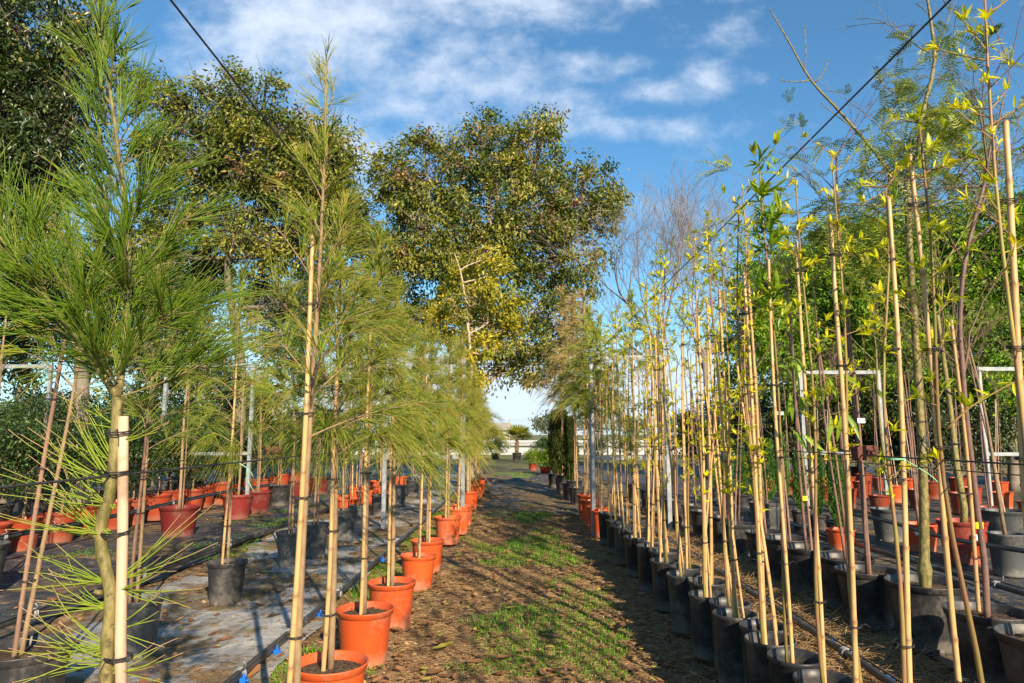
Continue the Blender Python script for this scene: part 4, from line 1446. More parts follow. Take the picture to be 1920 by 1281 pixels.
def olive_tree_r2():
    d = 3.58
    O = np.array([2.105, d, 0.0])
    root = thing('feathery_tree', 'tall olive-stemmed young tree with feathery leaves and a long bare branch, in big black pot', 'young tree', tuple(O), 0, G_R2)
    pot_parts(root, 0.185, 0.315, 'black', 'footed', seed=61)
    g = lambda x, y, dd=d: np.array(W(x, y, dd)) - O
    r = np.random.default_rng(62)
    ms, mf = MB(), MB()
    P = curve_pts([np.array([0, 0, 0.24]), g(1733, 1060), g(1733, 1000), g(1729, 850), g(1717, 640), g(1706, 480), g(1700, 335)], 36)
    rad = np.interp(np.linspace(0, 1, 36), [0, 0.08, 0.14, 0.2, 1], [0.025, 0.028, 0.036, 0.025, 0.015])
    tube(ms, P, rad, 12)
    up = curve_pts([g(1700, 335), g(1722, 290), g(1728, 220), g(1752, 120), g(1745, 40), g(1730, -60)], 14)
    tube(ms, up, np.linspace(0.017, 0.006, 14), 8)
    br = curve_pts([g(1706, 375), g(1690, 352), g(1640, 285), g(1575, 210), g(1520, 150), g(1480, 80), g(1445, 20)], 16)
    tube(ms, br, np.linspace(0.012, 0.003, 16), 7)
    tips = []
    for (a, b) in (((1520, 150), (1466, 152)), ((1508, 135), (1508, 52)), ((1528, 155), (1553, 115)), ((1600, 240), (1540, 195))):
        q = curve_pts([g(*a), g((a[0] + b[0]) / 2 + 3, (a[1] + b[1]) / 2 + 3), g(*b)], 6)
        tube(ms, q, np.linspace(0.004, 0.0016, 6), 5)
        for k in range(1, 6):
            tube(ms, [q[k], q[k] + [0.006, 0, 0.012]], [0.004, 0.001], 5)
    for k in range(2, 16):
        tube(ms, [br[k], br[k] + [0.008 * (-1) ** k, 0, 0.016]], [0.004, 0.001], 5)
    for (a, b, rd) in (((1700, 335), (1560, 430), 0.006), ((1722, 290), (1640, 190), 0.005), ((1728, 220), (1850, 170), 0.006), ((1712, 560), (1820, 420), 0.008),
                   ((1705, 440), (1600, 330), 0.006), ((1745, 100), (1660, 10), 0.005), ((1750, 130), (1810, 0), 0.005), ((1700, 340), (1790, 260), 0.006), ((1703, 400), (1850, 330), 0.008),
                   ((1715, 600), (1600, 500), 0.006)):
        p0, p1 = g(*a), g(*b) + np.array([0, r.uniform(-0.3, 0.5), 0])
        twigs(ms, p0, p1 - p0, np.linalg.norm(p1 - p0) * 0.85, rd, 2, r, tips, 0.5, 6, 0.0, 6, 3)
    sel = [t for t in tips if (t[0][2] < 2.75) and (r.uniform() < 0.85)]
    C = np.repeat(np.array([t[0] for t in sel]), 4, 0)
    D = np.repeat(np.array([t[1] for t in sel]), 4, 0) + unit(r, len(C)) * 0.8 + np.array([0, 0, -0.15])
    pinnate(mf, mf, C, D, r, 0.17, 10, 0.042, 0.008)
    allb = np.concatenate([P[14:], up, br] + [np.array([t[0] for t in tips])])
    pts = []
    for (cx, cy, sx, sy, n) in ((1600, 395, 50, 40, 13), (1655, 360, 40, 40, 10), (1700, 190, 35, 45, 12), (1750, 230, 40, 45, 12), (1690, 270, 50, 40, 12), (1620, 290, 45, 40, 8),
                                (1800, 200, 45, 60, 12), (1560, 450, 40, 40, 8), (1760, 340, 60, 50, 14), (1840, 300, 50, 70, 12), (1640, 470, 60, 40, 10), (1770, 90, 30, 50, 6)):
        for q in range(n):
            pts.append(g(cx + r.normal(0, sx * 0.7), cy + r.normal(0, sy * 0.7), d + r.uniform(-0.25, 0.9)))
    pts = np.array(pts)
    near = np.array([allb[np.argmin(np.linalg.norm(allb - p, axis=1) + r.uniform(0, 0.25, len(allb)))] for p in pts])
    md = (near + pts) / 2 + r.normal(0, 0.03, pts.shape)
    strands(ms, np.stack([near, near * 0.5 + md * 0.5 + [0, 0, 0.01], md, md * 0.5 + pts * 0.5, pts], 1), np.tile([[0.0035, 0.003, 0.0024, 0.0018, 0.0012]], (len(pts), 1)), 5)
    C = np.concatenate([np.repeat(pts, 4, 0), np.repeat(md * 0.4 + pts * 0.6, 2, 0)])
    pinnate(mf, mf, C, unit(r, len(C)) + np.array([0, 0, -0.25]), r, 0.16, 10, 0.040, 0.0075)
    ms.build('trunk', M['olive_bark'], root)
    mf.build('foliage', M['pepper'], root)
    for (x, y) in ((1722, 790), (1705, 545)):
        tie_loop(root, g(x, y), 0.03, 'tie', True, x)


olive_tree_r2()


def berry_tree():
    """feathery tree with pink berries at the right edge"""
    d = 3.07
    O = np.array([2.06, d, 0.0])
    root = thing('feathery_tree', 'feathery-leaved tree with pink berry sprays and yellow tape on its stem, right edge', 'young tree', tuple(O), 0, G_R2)
    pot_parts(root, 0.165, 0.30, 'black', 'footed', seed=63)
    g = lambda x, y, dd=d: np.array(W(x, y, dd)) - O
    r = np.random.default_rng(64)
    ms, mf, mbb = MB(), MB(), MB()
    P = curve_pts([np.array([0.0, 0, 0.24]), g(1846, 1060), g(1836, 985), g(1826, 900), g(1812, 780), g(1804, 680), g(1800, 600), g(1808, 500), g(1828, 410), g(1850, 330)], 40)
    tube(ms, P, np.linspace(0.014, 0.008, 40), 9)
    tips = []
    for (a, b, rd) in (((1812, 780), (1890, 560), 0.009), ((1828, 410), (1930, 250), 0.007), ((1850, 330), (1800, 180), 0.006), ((1850, 330), (1900, 120), 0.007), ((1860, 350), (1750, 330), 0.005),
                       ((1815, 460), (1960, 330), 0.006), ((1810, 760), (1740, 620), 0.005), ((1850, 330), (1860, 60), 0.006), ((1808, 500), (1760, 420), 0.005)):
        p0, p1 = g(*a), g(*b) + np.array([0, r.uniform(-0.2, 0.5), 0])
        twigs(ms, p0, p1 - p0, np.linalg.norm(p1 - p0) * 0.8, rd, 2, r, tips, 0.55, 6, 0.0, 6, 3)
    sel = [t for t in tips if r.uniform() < 0.6]
    C = np.repeat(np.array([t[0] for t in sel]), 3, 0)
    D = np.repeat(np.array([t[1] for t in sel]), 3, 0) + unit(r, len(C)) * 0.8 + np.array([0, 0, -0.3])
    pinnate(mf, mf, C, D, r, 0.16, 10, 0.040, 0.0075)
    # berry sprays
    sel = [t for t in tips if t[0][2] > 1.2 and r.uniform() < 0.45]
    for p, dd in sel:
        n = 34
        q = p[None] + r.normal(0, 1, (n, 3)) * [0.035, 0.035, 0.045]
        ico = np.array([[0, 0, 1], [0, 0, -1], [1, 0, 0], [-1, 0, 0], [0, 1, 0], [0, -1, 0]], float) * 0.0034
        V = (q[:, None] + ico[None]).reshape(-1, 3)
        b = np.arange(n)[:, None] * 6
        F = np.concatenate([b + f for f in ([0, 2, 4], [0, 4, 3], [0, 3, 5], [0, 5, 2], [1, 4, 2], [1, 3, 4], [1, 5, 3], [1, 2, 5])])
        mbb.add(V, F, np.repeat(r.uniform(0, 1, n), 6))
        strands(ms, np.stack([np.repeat(p[None], 10, 0), q[:10]], 1), np.full((10, 2), 0.0007), 3)
    ms.build('trunk', M['purple_bark'], root)
    mf.build('foliage', M['pepper'], root)
    mbb.build('berries', M['berry'], root)
    mb = MB()
    cane(mb, g(1838, 1150), g(1786, 600), 0.0095, 65)
    mb.build('bamboo_stake', M['bamboo'], root)
    wrap_tag(root, g(1831, 985), 0.03, 0.028, 'yellow', 'yellow_tape', True)
    for (x, y) in ((1797, 833), (1812, 925), (1826, 1045), (1790, 640)):
        tie_loop(root, g(x, y), 0.022, 'tie', True, x)


berry_tree()


def sapling_pot(label, loc, seed, color='black', r=0.165, h=0.30, style='footed', group=None, rz=0.0, name='bare_sapling', **kw):
    root = thing(name, label, 'sapling', loc, rz, group)
    zs = pot_parts(root, r, h, color, style, seed=seed)
    pts = staked_sapling(root, seed, zs=zs, **kw)
    return root, pts


sapling_pot('bare sapling in big black pot cut by the right photo edge', (2.03, 2.7, 0), 70, H=1.9, group=G_R2, lean=0.12, leafy=0.3)
s1, pts1 = sapling_pot('purple-brown sapling with white paper tag above eye height, in big black pot', (2.01, 3.97, 0), 71, H=2.75, group=G_R2, lean=-0.02, leafy=0.5, stake_h=1.85, stake='brown_stake')
wrap_tag(s1, (-0.005, 0.0, 1.13), 0.055, 0.028)
s2, _ = sapling_pot('slim bare sapling leaning left in big black pot, fifth in second right row', (2.08, 4.36, 0), 72, H=2.05, group=G_R2, lean=-0.12, leafy=0.6, stake_h=1.7, srad=0.009)
s3, _ = sapling_pot('twin-stemmed sapling with yellow tag low on its stem, in big black pot', (2.01, 4.74, 0), 73, H=2.2, group=G_R2, lean=-0.06, leafy=0.5, stake_h=1.75)
wrap_tag(s3, (-0.01, 0, 0.62), 0.03, 0.03, 'yellow', 'yellow_tape')
s4, _ = sapling_pot('sapling with small white tag at eye height, in big black pot', (2.03, 5.15, 0), 74, H=2.1, group=G_R2, lean=-0.02, leafy=0.5, stake_h=1.6, srad=0.009)
wrap_tag(s4, (-0.01, 0, 1.21), 0.04, 0.028)
for i, y in enumerate([5.6, 6.1, 6.6, 7.1, 7.7, 8.3, 9.0, 9.8]):
    dup((s2, s3, s4)[i % 3] if i % 3 != 1 else s2, (2.02 + 0.03 * (-1) ** i, y, 0), 0.6 + i * 1.7, 'bare sapling in black pot, %s from the camera in second right row' % ORD[i + 7], G_R2, 0.95)

# ------------------------------------------------------------------ third row on the right
G_R3 = 'mixed pots of the third row right of the path'
t1, _ = sapling_pot('wriggly pale-stemmed sapling in smooth dark grey pot near right photo edge', (3.77, 5.32, 0), 80, 'grey', 0.125, 0.31, 'tall', G_R3, H=1.75, lean=-0.14, srad=0.014, bark='tan_bark', stake=None, leafy=0.3, shead=0.6)
t2, _ = sapling_pot('olive-stemmed sapling with a kinked foot, in large scratched red pot', (3.78, 5.84, 0), 81, 'red', 0.19, 0.34, 'plain', G_R3, H=2.1, lean=-0.03, srad=0.028, bark='olive_bark', stake=None, leafy=0.5, kink=0.03, shead=0.8)
mb = MB()
box(mb, -0.045, 0.012, -0.1822, -0.180, 0.20, 0.25)
o = mb.build('paper_tag', M['paper'], t2)
t3, _ = sapling_pot('thin reddish twin-stemmed sapling in small bright orange pot', (3.73, 6.36, 0), 82, 'orange', 0.15, 0.25, 'plain', G_R3, H=1.9, lean=-0.06, srad=0.012, leafy=0.4, stake_h=1.6)
mb = MB()
box(mb, -0.115, -0.075, -0.118, -0.116, 0.16, 0.20)
mb.build('paper_tag', M['paper'], t3)
t4, _ = sapling_pot('leaning pale-caned sapling in wide grey pot behind the red pot', (4.75, 6.7, 0), 83, 'grey', 0.20, 0.33, 'footed', G_R3, H=1.9, lean=-0.2, srad=0.011, leafy=0.3, stake='dowel')
t5, _ = sapling_pot('crooked grey-olive sapling in grey pot, seen between the steel frame posts', (3.78, 6.95, 0), 84, 'grey', 0.17, 0.32, 'footed', G_R3, H=1.95, lean=-0.02, srad=0.018, bark='olive_bark', stake=None, leafy=0.5, kink=0.05, shead=0.7)
t6, _ = sapling_pot('sapling in light grey pot at the foot of the central right steel frame', (2.75, 7.5, 0), 85, 'grey', 0.17, 0.33, 'footed', G_R3, H=1.8, lean=-0.05, srad=0.012, leafy=0.4, bark='olive_bark')


# dwarf cypresses
def cypress(label, loc, seed, H=0.75, rad=0.085, color='black', rp=0.11, hp=0.2, mat='cypress', name='dwarf_cypress', group=None, n=2600, ls=0.022):
    root = thing(name, label, 'conifer', loc, 0, group)
    zs = pot_parts(root, rp, hp, color, 'plain', seed=seed)
    r = np.random.default_rng(seed)
    ms, mf = MB(), MB()
    tube(ms, [(0, 0, zs - 0.02), (0.003, 0, zs + H * 0.5), (0, 0, zs + H * 0.95)], [0.008 * H + 0.004, 0.006 * H, 0.002], 6)
    t = r.uniform(0, 1, n) ** 0.85
    env = rad * (np.sin(np.pi * np.clip(0.14 + 0.86 * (1 - t), 0, 1)) ** 0.6 * (1 - t * 0.55) + 0.02)
    a = r.uniform(0, 6.283, n)
    lump = 1 + 0.22 * np.sin(5 * a + 17 * t) + 0.12 * np.sin(11 * a - 29 * t)
    q = env * lump * np.sqrt(r.uniform(0.25, 1.0, n))
    C = np.stack([q * np.cos(a), q * np.sin(a), zs + 0.02 + t * H], 1)
    D = np.stack([np.cos(a) * 0.45, np.sin(a) * 0.45, np.ones(n)], 1) + unit(r, n) * 0.4
    leaves(mf, C, D, unit(r, n), ls * r.uniform(0.7, 1.5, n) * (0.7 + 0.6 * rad / 0.1), ls * 0.42, np.clip(r.normal(0.5, 0.25, n), 0, 1), 0.3, 0.1)
    ms.build('trunk', M['tan_bark'], root)
    mf.build('foliage', M[mat], root)
    return root


G_CY = 'dwarf cypresses in black pots beyond the bamboo row'
c0 = cypress('bright green dwarf cypress in square-sided orange pot, set apart in front of its row', (3.05, 6.45, 0), 90, color='orange', rp=0.13, hp=0.19, H=0.62, group=G_CY)
c1 = cypress('dwarf cypress in black pot, nearest of the black-potted cypress row', (3.25, 6.95, 0), 91, group=G_CY, H=0.66, rad=0.10)
c2 = cypress('dwarf cypress in black pot, second of the black-potted cypress row', (3.28, 7.4, 0), 92, group=G_CY, H=0.8, rad=0.09)
for i, y in enumerate([7.85, 8.3, 8.75, 9.25, 9.8, 10.4, 11.0]):
    dup((c1, c2)[i % 2], (3.28, y, 0), i * 1.4, 'dwarf cypress in black pot, %s of the black-potted cypress row' % ORD[i + 2], G_CY, 1.0 + 0.07 * (i % 3))

# tall dark cypresses at the end of the right row
cd = cypress('tall dark column cypress at the far end of the right row', (1.0, 12.9, 0), 95, H=1.22, rad=0.19, color='black', rp=0.16, hp=0.26, mat='cypress_dark', name='column_cypress', group='dark column cypresses at the path end', n=6500, ls=0.03)
dup(cd, (1.02, 11.7, 0), 2.2, 'olive-brown column cypress in front of the dark one at the path end', 'dark column cypresses at the path end', 0.9)
dup(cd, (0.92, 13.9, 0), 4.2, 'dark column cypress in small orange pot at the path end, farthest of three', 'dark column cypresses at the path end', 1.02)

# ------------------------------------------------------------------ rows of red and orange pots further right
G_R4 = 'thin staked saplings in red pots at the far right'
u1, _ = sapling_pot('thin staked sapling in red pot, nearest of the red-potted rows at far right', (5.3, 7.7, 0), 110, 'shaded_pot', 0.15, 0.26, 'plain', G_R4, H=1.9, srad=0.009, leafy=0.3, stake='brown_stake', shead=0.45)
u2, _ = sapling_pot('pale-caned thin sapling in orange pot among the red pots at far right', (5.7, 7.2, 0), 111, 'orange', 0.15, 0.26, 'plain', G_R4, H=1.8, srad=0.009, leafy=0.3, stake='dowel', shead=0.45, lean=-0.1)
u3, _ = sapling_pot('crooked bare sapling in red pot behind the right steel frame', (6.1, 8.1, 0), 112, 'shaded_pot', 0.17, 0.28, 'plain', G_R4, H=2.1, srad=0.011, leafy=0.3, stake='brown_stake', shead=0.5)
k = 0
for row, (x, y0, n, st) in enumerate([(4.9, 9.3, 7, 0.75), (6.0, 9.3, 8, 0.8), (7.0, 9.0, 9, 0.8), (8.2, 9.9, 8, 0.9)]):
    for j in range(n):
        dup((u1, u2, u3)[(k * 2 + row) % 3], (x + 0.05 * (-1) ** j, y0 + j * st, 0), k * 1.3,
            'staked sapling, %s from the camera in %s row of red pots' % (ORD[j], ('the innermost', 'the second', 'the third', 'the outermost')[row]), G_R4, 0.95 + 0.04 * (k % 4))
        k += 1


# ------------------------------------------------------------------ left: shrubs in orange pots
def shrub(label, loc, seed, color='orange', r0=0.17, h=0.30, z0=0.42, z1=1.12, rad=0.30, n=2600, ls=0.038, mat='shrub', group=None, name='potted_shrub', bark='tan_bark', cat='shrub', stems=5, kids=3):
    root = thing(name, label, cat, loc, 0, group)
    zs = pot_parts(root, r0, h, color, 'plain', seed=seed)
    r = np.random.default_rng(seed)
    ms, mf = MB(), MB()
    tips = []
    zb = max(zs - 0.02, zs)
    tube(ms, [(0, 0, zs - 0.02), (0.02, 0.0, (zs + z0) / 2), (0, 0.01, z0 + 0.05)], [0.013, 0.011, 0.01], 7)
    for k in range(stems):
        a = k * 6.283 / stems + r.uniform(-0.3, 0.3)
        twigs(ms, (0, 0.01, z0), (math.cos(a) * 0.7, math.sin(a) * 0.7, 0.9), (z1 - z0) * 0.5, 0.006, 2, r, tips, 0.75, 4, 0.1, 4, kids)
    # leaf clumps about the twig tips and through the bush
    T = np.array([t[0] for t in tips])
    m = len(T)
    c = T[r.integers(0, m, n)] + r.normal(0, 0.045, (n, 3))
    q = c * 1.0
    rr = np.hypot(q[:, 0], q[:, 1])
    k = (rr < rad * 1.25) & (c[:, 2] < z1 + 0.12) & (c[:, 2] > z0 - 0.05)
    c = c[k]
    extra = n // 2
    a = r.uniform(0, 6.283, extra)
    zz = r.uniform(z0, z1, extra)
    qq = rad * np.sqrt(r.uniform(0, 1, extra)) * np.sin(np.pi * np.clip((zz - z0) / (z1 - z0) * 0.8 + 0.15, 0, 1)) ** 0.5
    c = np.concatenate([c, np.stack([qq * np.cos(a), qq * np.sin(a), zz], 1)])
    D = unit(r, len(c)) + np.array([0, 0, 0.3])
    leaves(mf, c, D, unit(r, len(c)) * 0.7 + [0, 0, 1], ls * r.uniform(0.7, 1.3, len(c)), ls * 0.5, np.clip(r.normal(0.5, 0.22, len(c)), 0, 1), 0.2, 0.15)
    ms.build('stem', M[bark], root)
    mf.build('foliage', M[mat], root)
    return root


G_L4 = 'dark shrubs in a packed row of orange pots at left'
h1 = shrub('dark leafy shrub in the nearest pot of the packed orange row at left', (-4.42, 5.5, 0), 130, 'shaded_pot', group=G_L4)
h2 = shrub('dark leafy shrub in orange pot, second of the packed orange row at left', (-4.40, 5.95, 0), 131, 'shaded_pot', group=G_L4, z0=0.5, z1=1.18)
h3 = shrub('dark leafy shrub in orange pot, third of the packed orange row at left', (-4.44, 6.4, 0), 132, 'shaded_pot', group=G_L4, z0=0.55, z1=1.05, rad=0.26)
for i in range(17):
    y = 6.85 + i * 0.47
    dup((h1, h2, h3)[(i * 2) % 3], (-4.42 + 0.03 * (-1) ** i, y, 0), i * 1.9, 'dark leafy shrub in orange pot, %s of the packed orange row at left' % ORD[i + 3], G_L4, 0.98 + 0.05 * (i % 3) - (0.12 if i > 8 else 0))
G_L5 = 'tall dark shrubs behind the packed orange pots'
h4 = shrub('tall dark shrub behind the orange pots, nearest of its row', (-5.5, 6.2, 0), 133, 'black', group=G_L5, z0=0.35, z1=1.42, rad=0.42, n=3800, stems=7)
for i in range(12):
    dup(h4, (-5.5 - 0.08 * (i % 3), 6.9 + i * 0.72, 0), i * 2.3, 'tall dark shrub behind the orange pots, %s from the camera in its row' % ORD[i + 1], G_L5, 0.92 + 0.06 * (i % 4))
# third row on the left
G_L3 = 'saplings of the sparse third row at left'
v1, _ = sapling_pot('brown-caned sapling in shaded red pot standing alone on black fabric at left', (-3.46, 7.35, 0), 140, 'shaded_red', 0.20, 0.30, 'plain', G_L3, H=1.9, srad=0.016, leafy=0.0, stake='brown_stake', stake_h=1.6, bark='tan_bark')
v2, _ = sapling_pot('black pot with a dark sapling cut by the left edge of the photo', (-3.56, 4.75, 0), 141, 'black', 0.17, 0.32, 'plain', G_L3, H=1.9, srad=0.010, leafy=0.0, stake='brown_stake', stake_h=1.8, bark='tan_bark')
for i, (y, src) in enumerate([(8.8, v1), (9.5, v1), (10.4, v2), (11.4, v1), (12.5, v1)]):
    dup(src, (-3.42, y, 0), 1 + i, 'brown-caned sapling, %s of the pots beyond the lone shaded red one' % ORD[i], G_L3, 0.95)
G_L6 = 'orange-potted saplings between the second and third left rows'
w1, _ = sapling_pot('thin sapling in orange pot behind the black pots, nearest of its row', (-1.95, 8.5, 0), 142, 'orange', 0.16, 0.28, 'plain', G_L6, H=2.0, srad=0.012, leafy=0.4, stake='bamboo', stake_h=1.7, bark='tan_bark', mat='willow')
for i, (x, y) in enumerate([(-2.15, 9.0), (-1.95, 9.6), (-2.2, 10.2), (-2.0, 10.9), (-2.2, 11.7), (-2.0, 12.6)]):
    dup(w1, (x, y, 0), 1 + i * 1.3, 'thin sapling in orange pot behind the black pots, %s of its row' % ORD[i + 1], G_L6, 0.95 + 0.05 * (i % 3))


# ------------------------------------------------------------------ steel frames, wires, cables, pipes
def steel_frame(label, x0, x1, y, h=1.92, zm=0.80, s=0.022, brace=False):
    root = thing('steel_frame', label, 'frame', ((x0 + x1) / 2, y, 0), 0, 'galvanised steel frames holding the wires')
    c = (x0 + x1) / 2
    for x in (x0 - c, x1 - c):
        mb = MB()
        box(mb, x - s, x + s, -s, s, -0.05, h)
        mb.build('post', M['steel'], root, smooth=False)
    mb = MB()
    box(mb, x0 - c + s, x1 - c - s, -s * 0.95, s * 0.95, h - 0.052, h - 0.004)
    mb.build('top_rail', M['steel'], root, smooth=False)
    mb = MB()
    box(mb, x0 - c + s, x1 - c - s, -s * 0.7, s * 0.7, zm - 0.022, zm + 0.022)
    mb.build('cross_rail', M['steel'], root, smooth=False)
    return root


steel_frame('steel frame standing over the bamboo row right of the path', 0.90, 1.72, 7.5)
steel_frame('steel frame behind the orange-potted row left of the path', -1.40, -0.52, 7.8)
steel_frame('steel frame at right, in front of the green trees', 4.02, 5.10, 9.4, 1.93)
steel_frame('steel frame at left, behind the lone shaded red pot', -4.62, -3.45, 9.2, 2.0)
steel_frame('steel frame cut by the right edge of the photo', 6.15, 7.25, 8.9, 1.93)
steel_frame('dark steel frame at the left edge of the photo', -7.35, -6.25, 9.3, 2.0)


def long_line(name, label, cat, pts, rad, mat, group=None, sag=0.0, n=40, sides=6):
    P = curve_pts(pts, n) if len(pts) > 2 else np.array([np.array(pts[0]) + (np.array(pts[1]) - np.array(pts[0])) * t for t in np.linspace(0, 1, n)])
    P[:, 2] -= sag * np.sin(np.linspace(0, math.pi, n))
    mb = MB()
    O = P[0].copy()
    tube(mb, P - O, rad, sides)
    o = mb.build(name, M[mat])
    o.location = O
    return tag(o, label, cat, group)


G_CAB = 'overhead cables along the rows'
long_line('cable', 'black overhead cable crossing the blue sky at upper left', 'cable', [(-0.745, 0.5, 1.99), (-0.70, 7.8, 1.99)], 0.0027, 'wire', G_CAB)
long_line('cable', 'black overhead cable crossing the blue sky at upper right', 'cable', [(0.985, 0.4, 2.02), (0.99, 7.5, 1.97)], 0.0027, 'wire', G_CAB)
G_WIR = 'waist-high training wires along the rows'
long_line('wire', 'dark waist-high wire tied to the nearest left trunk', 'wire', [(-0.655, 0.4, 0.982), (-0.655, 7.8, 0.99)], 0.0022, 'wire', G_WIR)
long_line('wire', 'dark waist-high wire tied across the bamboo canes at right', 'wire', [(0.965, 0.4, 0.995), (0.965, 7.5, 0.99)], 0.0020, 'wire', G_WIR)
long_line('wire', 'thin lower companion wire running across the bamboo canes at right', 'wire', [(1.0, 0.4, 0.972), (1.0, 7.5, 0.965)], 0.0014, 'wire', G_WIR)
long_line('wire', 'dark wire along the second left row, knotted with green twine', 'wire', [(-1.78, 1.0, 0.90), (-1.76, 9.2, 0.93)], 0.0022, 'wire', G_WIR)
long_line('wire', 'dark wire along the second right row of big black pots', 'wire', [(2.03, 1.8, 0.93), (2.03, 9.4, 0.93)], 0.0020, 'wire', G_WIR)
long_line('wire', 'thin upper wire along the third left row', 'wire', [(-3.45, 3.0, 1.06), (-3.45, 9.2, 1.06)], 0.0018, 'wire', G_WIR)
long_line('wire', 'thin wire from the right steel frame towards the camera', 'wire', [(4.05, 4.0, 0.84), (4.05, 9.4, 0.84)], 0.002, 'wire', G_WIR)


def pipe(label, pts, rad, clips=(), tapes=(), clip_r=0.02):
    P = curve_pts(pts, 70)
    root = thing('irrigation_pipe', label, 'pipe', tuple(P[0]), 0, 'black irrigation pipes along the rows')
    O = P[0].copy()
    mb = MB()
    tube(mb, P - O, rad, 12)
    mb.build('tube', M['pipe'], root)
    mb = MB()
    Q = P - O + np.array([rad * 0.9, 0, rad * 1.15])
    tube(mb, Q, rad * 0.28, 6)
    mb.build('drip_line', M['pipe'], root)
    for y in clips:
        c = np.array([np.interp(y, P[:, 1], P[:, k]) for k in range(3)]) - O
        mb = MB()
        box(mb, c[0] + rad * 0.9, c[0] + rad * 0.9 + 0.022, c[1] - 0.016, c[1] + 0.016, c[2] - 0.024, c[2] - 0.002)
        tube(mb, [(c[0] + rad * 0.9 + 0.011, c[1], c[2] - 0.005), (c[0] + rad * 0.9 + 0.011, c[1], c[2] + 0.014)], [0.006, 0.004], 8)
        tube(mb, [(c[0] + rad * 0.9 + 0.02, c[1] - 0.004, c[2] - 0.014), (c[0] + rad * 0.9 + 0.035, c[1] - 0.008, c[2] - 0.014)], [0.006, 0.005], 8)
        mb.build('blue_dripper', M['blue'], root, smooth=False)
    for y in tapes:
        c = np.array([np.interp(y, P[:, 1], P[:, k]) for k in range(3)]) - O
        mb = MB()
        for s in (-0.012, 0.0, 0.013):
            pts2 = [(c[0] + math.cos(a) * (rad * 1.25), c[1] + s + 0.01 * math.sin(a * 0.5), c[2] + math.sin(a) * rad * 1.25) for a in np.linspace(-0.6, 4.6, 14)]
            tube(mb, pts2, 0.0045, 6)
        tube(mb, [(c[0] + rad, c[1], c[2] + rad), (c[0] + rad * 1.6, c[1] - 0.01, c[2] + rad * 2.4), (c[0] + rad * 1.2, c[1] - 0.02, c[2] + rad * 3.2)], 0.0035, 5)
        mb.build('wire_clip', M['tape'], root)
    return root


pipe('black irrigation pipe with blue drippers beside the orange pots left of path', [(-1.16, 1.6, 0.06), (-1.13, 3.0, 0.055), (-1.09, 4.4, 0.05), (-1.04, 6.5, 0.05), (-1.0, 9, 0.045), (-0.98, 13, 0.04)], 0.019,
     clips=(3.0, 3.38, 4.05, 5.05, 5.75), tapes=(3.02, 3.6, 4.5, 5.2, 6.2))
pipe('black pipe on the fabric under the second left row, wrapped with grey tape', [(-2.62, 2.5, 0.09), (-2.6, 4, 0.08), (-2.58, 5.5, 0.06), (-2.5, 8, 0.05), (-2.4, 12, 0.05)], 0.019, tapes=(3.9, 5.0, 6.4))
pipe('black pipe hung across the packed orange pots at left', [(-4.02, 4.0, 0.22), (-4.02, 5.6, 0.24), (-4.05, 7, 0.22), (-4.05, 9.5, 0.24), (-4.05, 12, 0.2)], 0.020, tapes=(5.6, 6.2, 7.6, 8.4))
pipe('black irrigation pipe in dry straw beside the bamboo row', [(1.55, 1.5, 0.06), (1.55, 2.6, 0.05), (1.55, 4, 0.055), (1.53, 6, 0.05), (1.5, 10, 0.05)], 0.017, clips=(3.0, 3.5, 4.3, 5.2), tapes=(3.3, 4.9))
pipe('black pipe sagging behind the big black pots at right', [(3.18, 3.0, 0.07), (3.18, 4.2, 0.08), (3.17, 5.6, 0.065), (3.15, 8, 0.06), (3.1, 11, 0.06)], 0.020, tapes=(4.6,))
pipe('thin black pipe along the third right row, crossing the red pot', [(3.45, 4.2, 0.30), (3.45, 5.5, 0.24), (3.46, 6.6, 0.26), (3.5, 8.5, 0.2), (3.5, 12, 0.2)], 0.014)


def tensioner(label, c, s=1.0, rz=0.3):
    root = thing('wire_tensioner', label, 'tensioner', c, rz, 'rusty wire tensioners')
    mb = MB()
    box(mb, -0.030 * s, 0.030 * s, -0.014 * s, -0.011 * s, -0.02 * s, 0.02 * s)
    box(mb, -0.030 * s, 0.030 * s, 0.011 * s, 0.014 * s, -0.02 * s, 0.02 * s)
    box(mb, -0.034 * s, -0.030 * s, -0.014 * s, 0.014 * s, -0.016 * s, 0.016 * s)
    mb.build('bracket', M['rust'], root, smooth=False)
    mb = MB()
    tube(mb, [(0.005 * s, -0.020 * s, 0), (0.005 * s, 0.020 * s, 0)], 0.013 * s, 14)
    tube(mb, [(0.005 * s, -0.030 * s, 0), (0.005 * s, -0.020 * s, 0)], 0.007 * s, 6)
    mb.build('spool', M['rust'], root)
    return root


tensioner('rusty ratchet tensioner on the wire beside the fourth bamboo from right edge', (0.985, 1.91, 1.0), 1.0, 0.2)
tensioner('rusty ratchet tensioner hanging on the left wire beside the yellow bamboo', (-1.77, 5.2, 0.92), 2.0, 0.5)


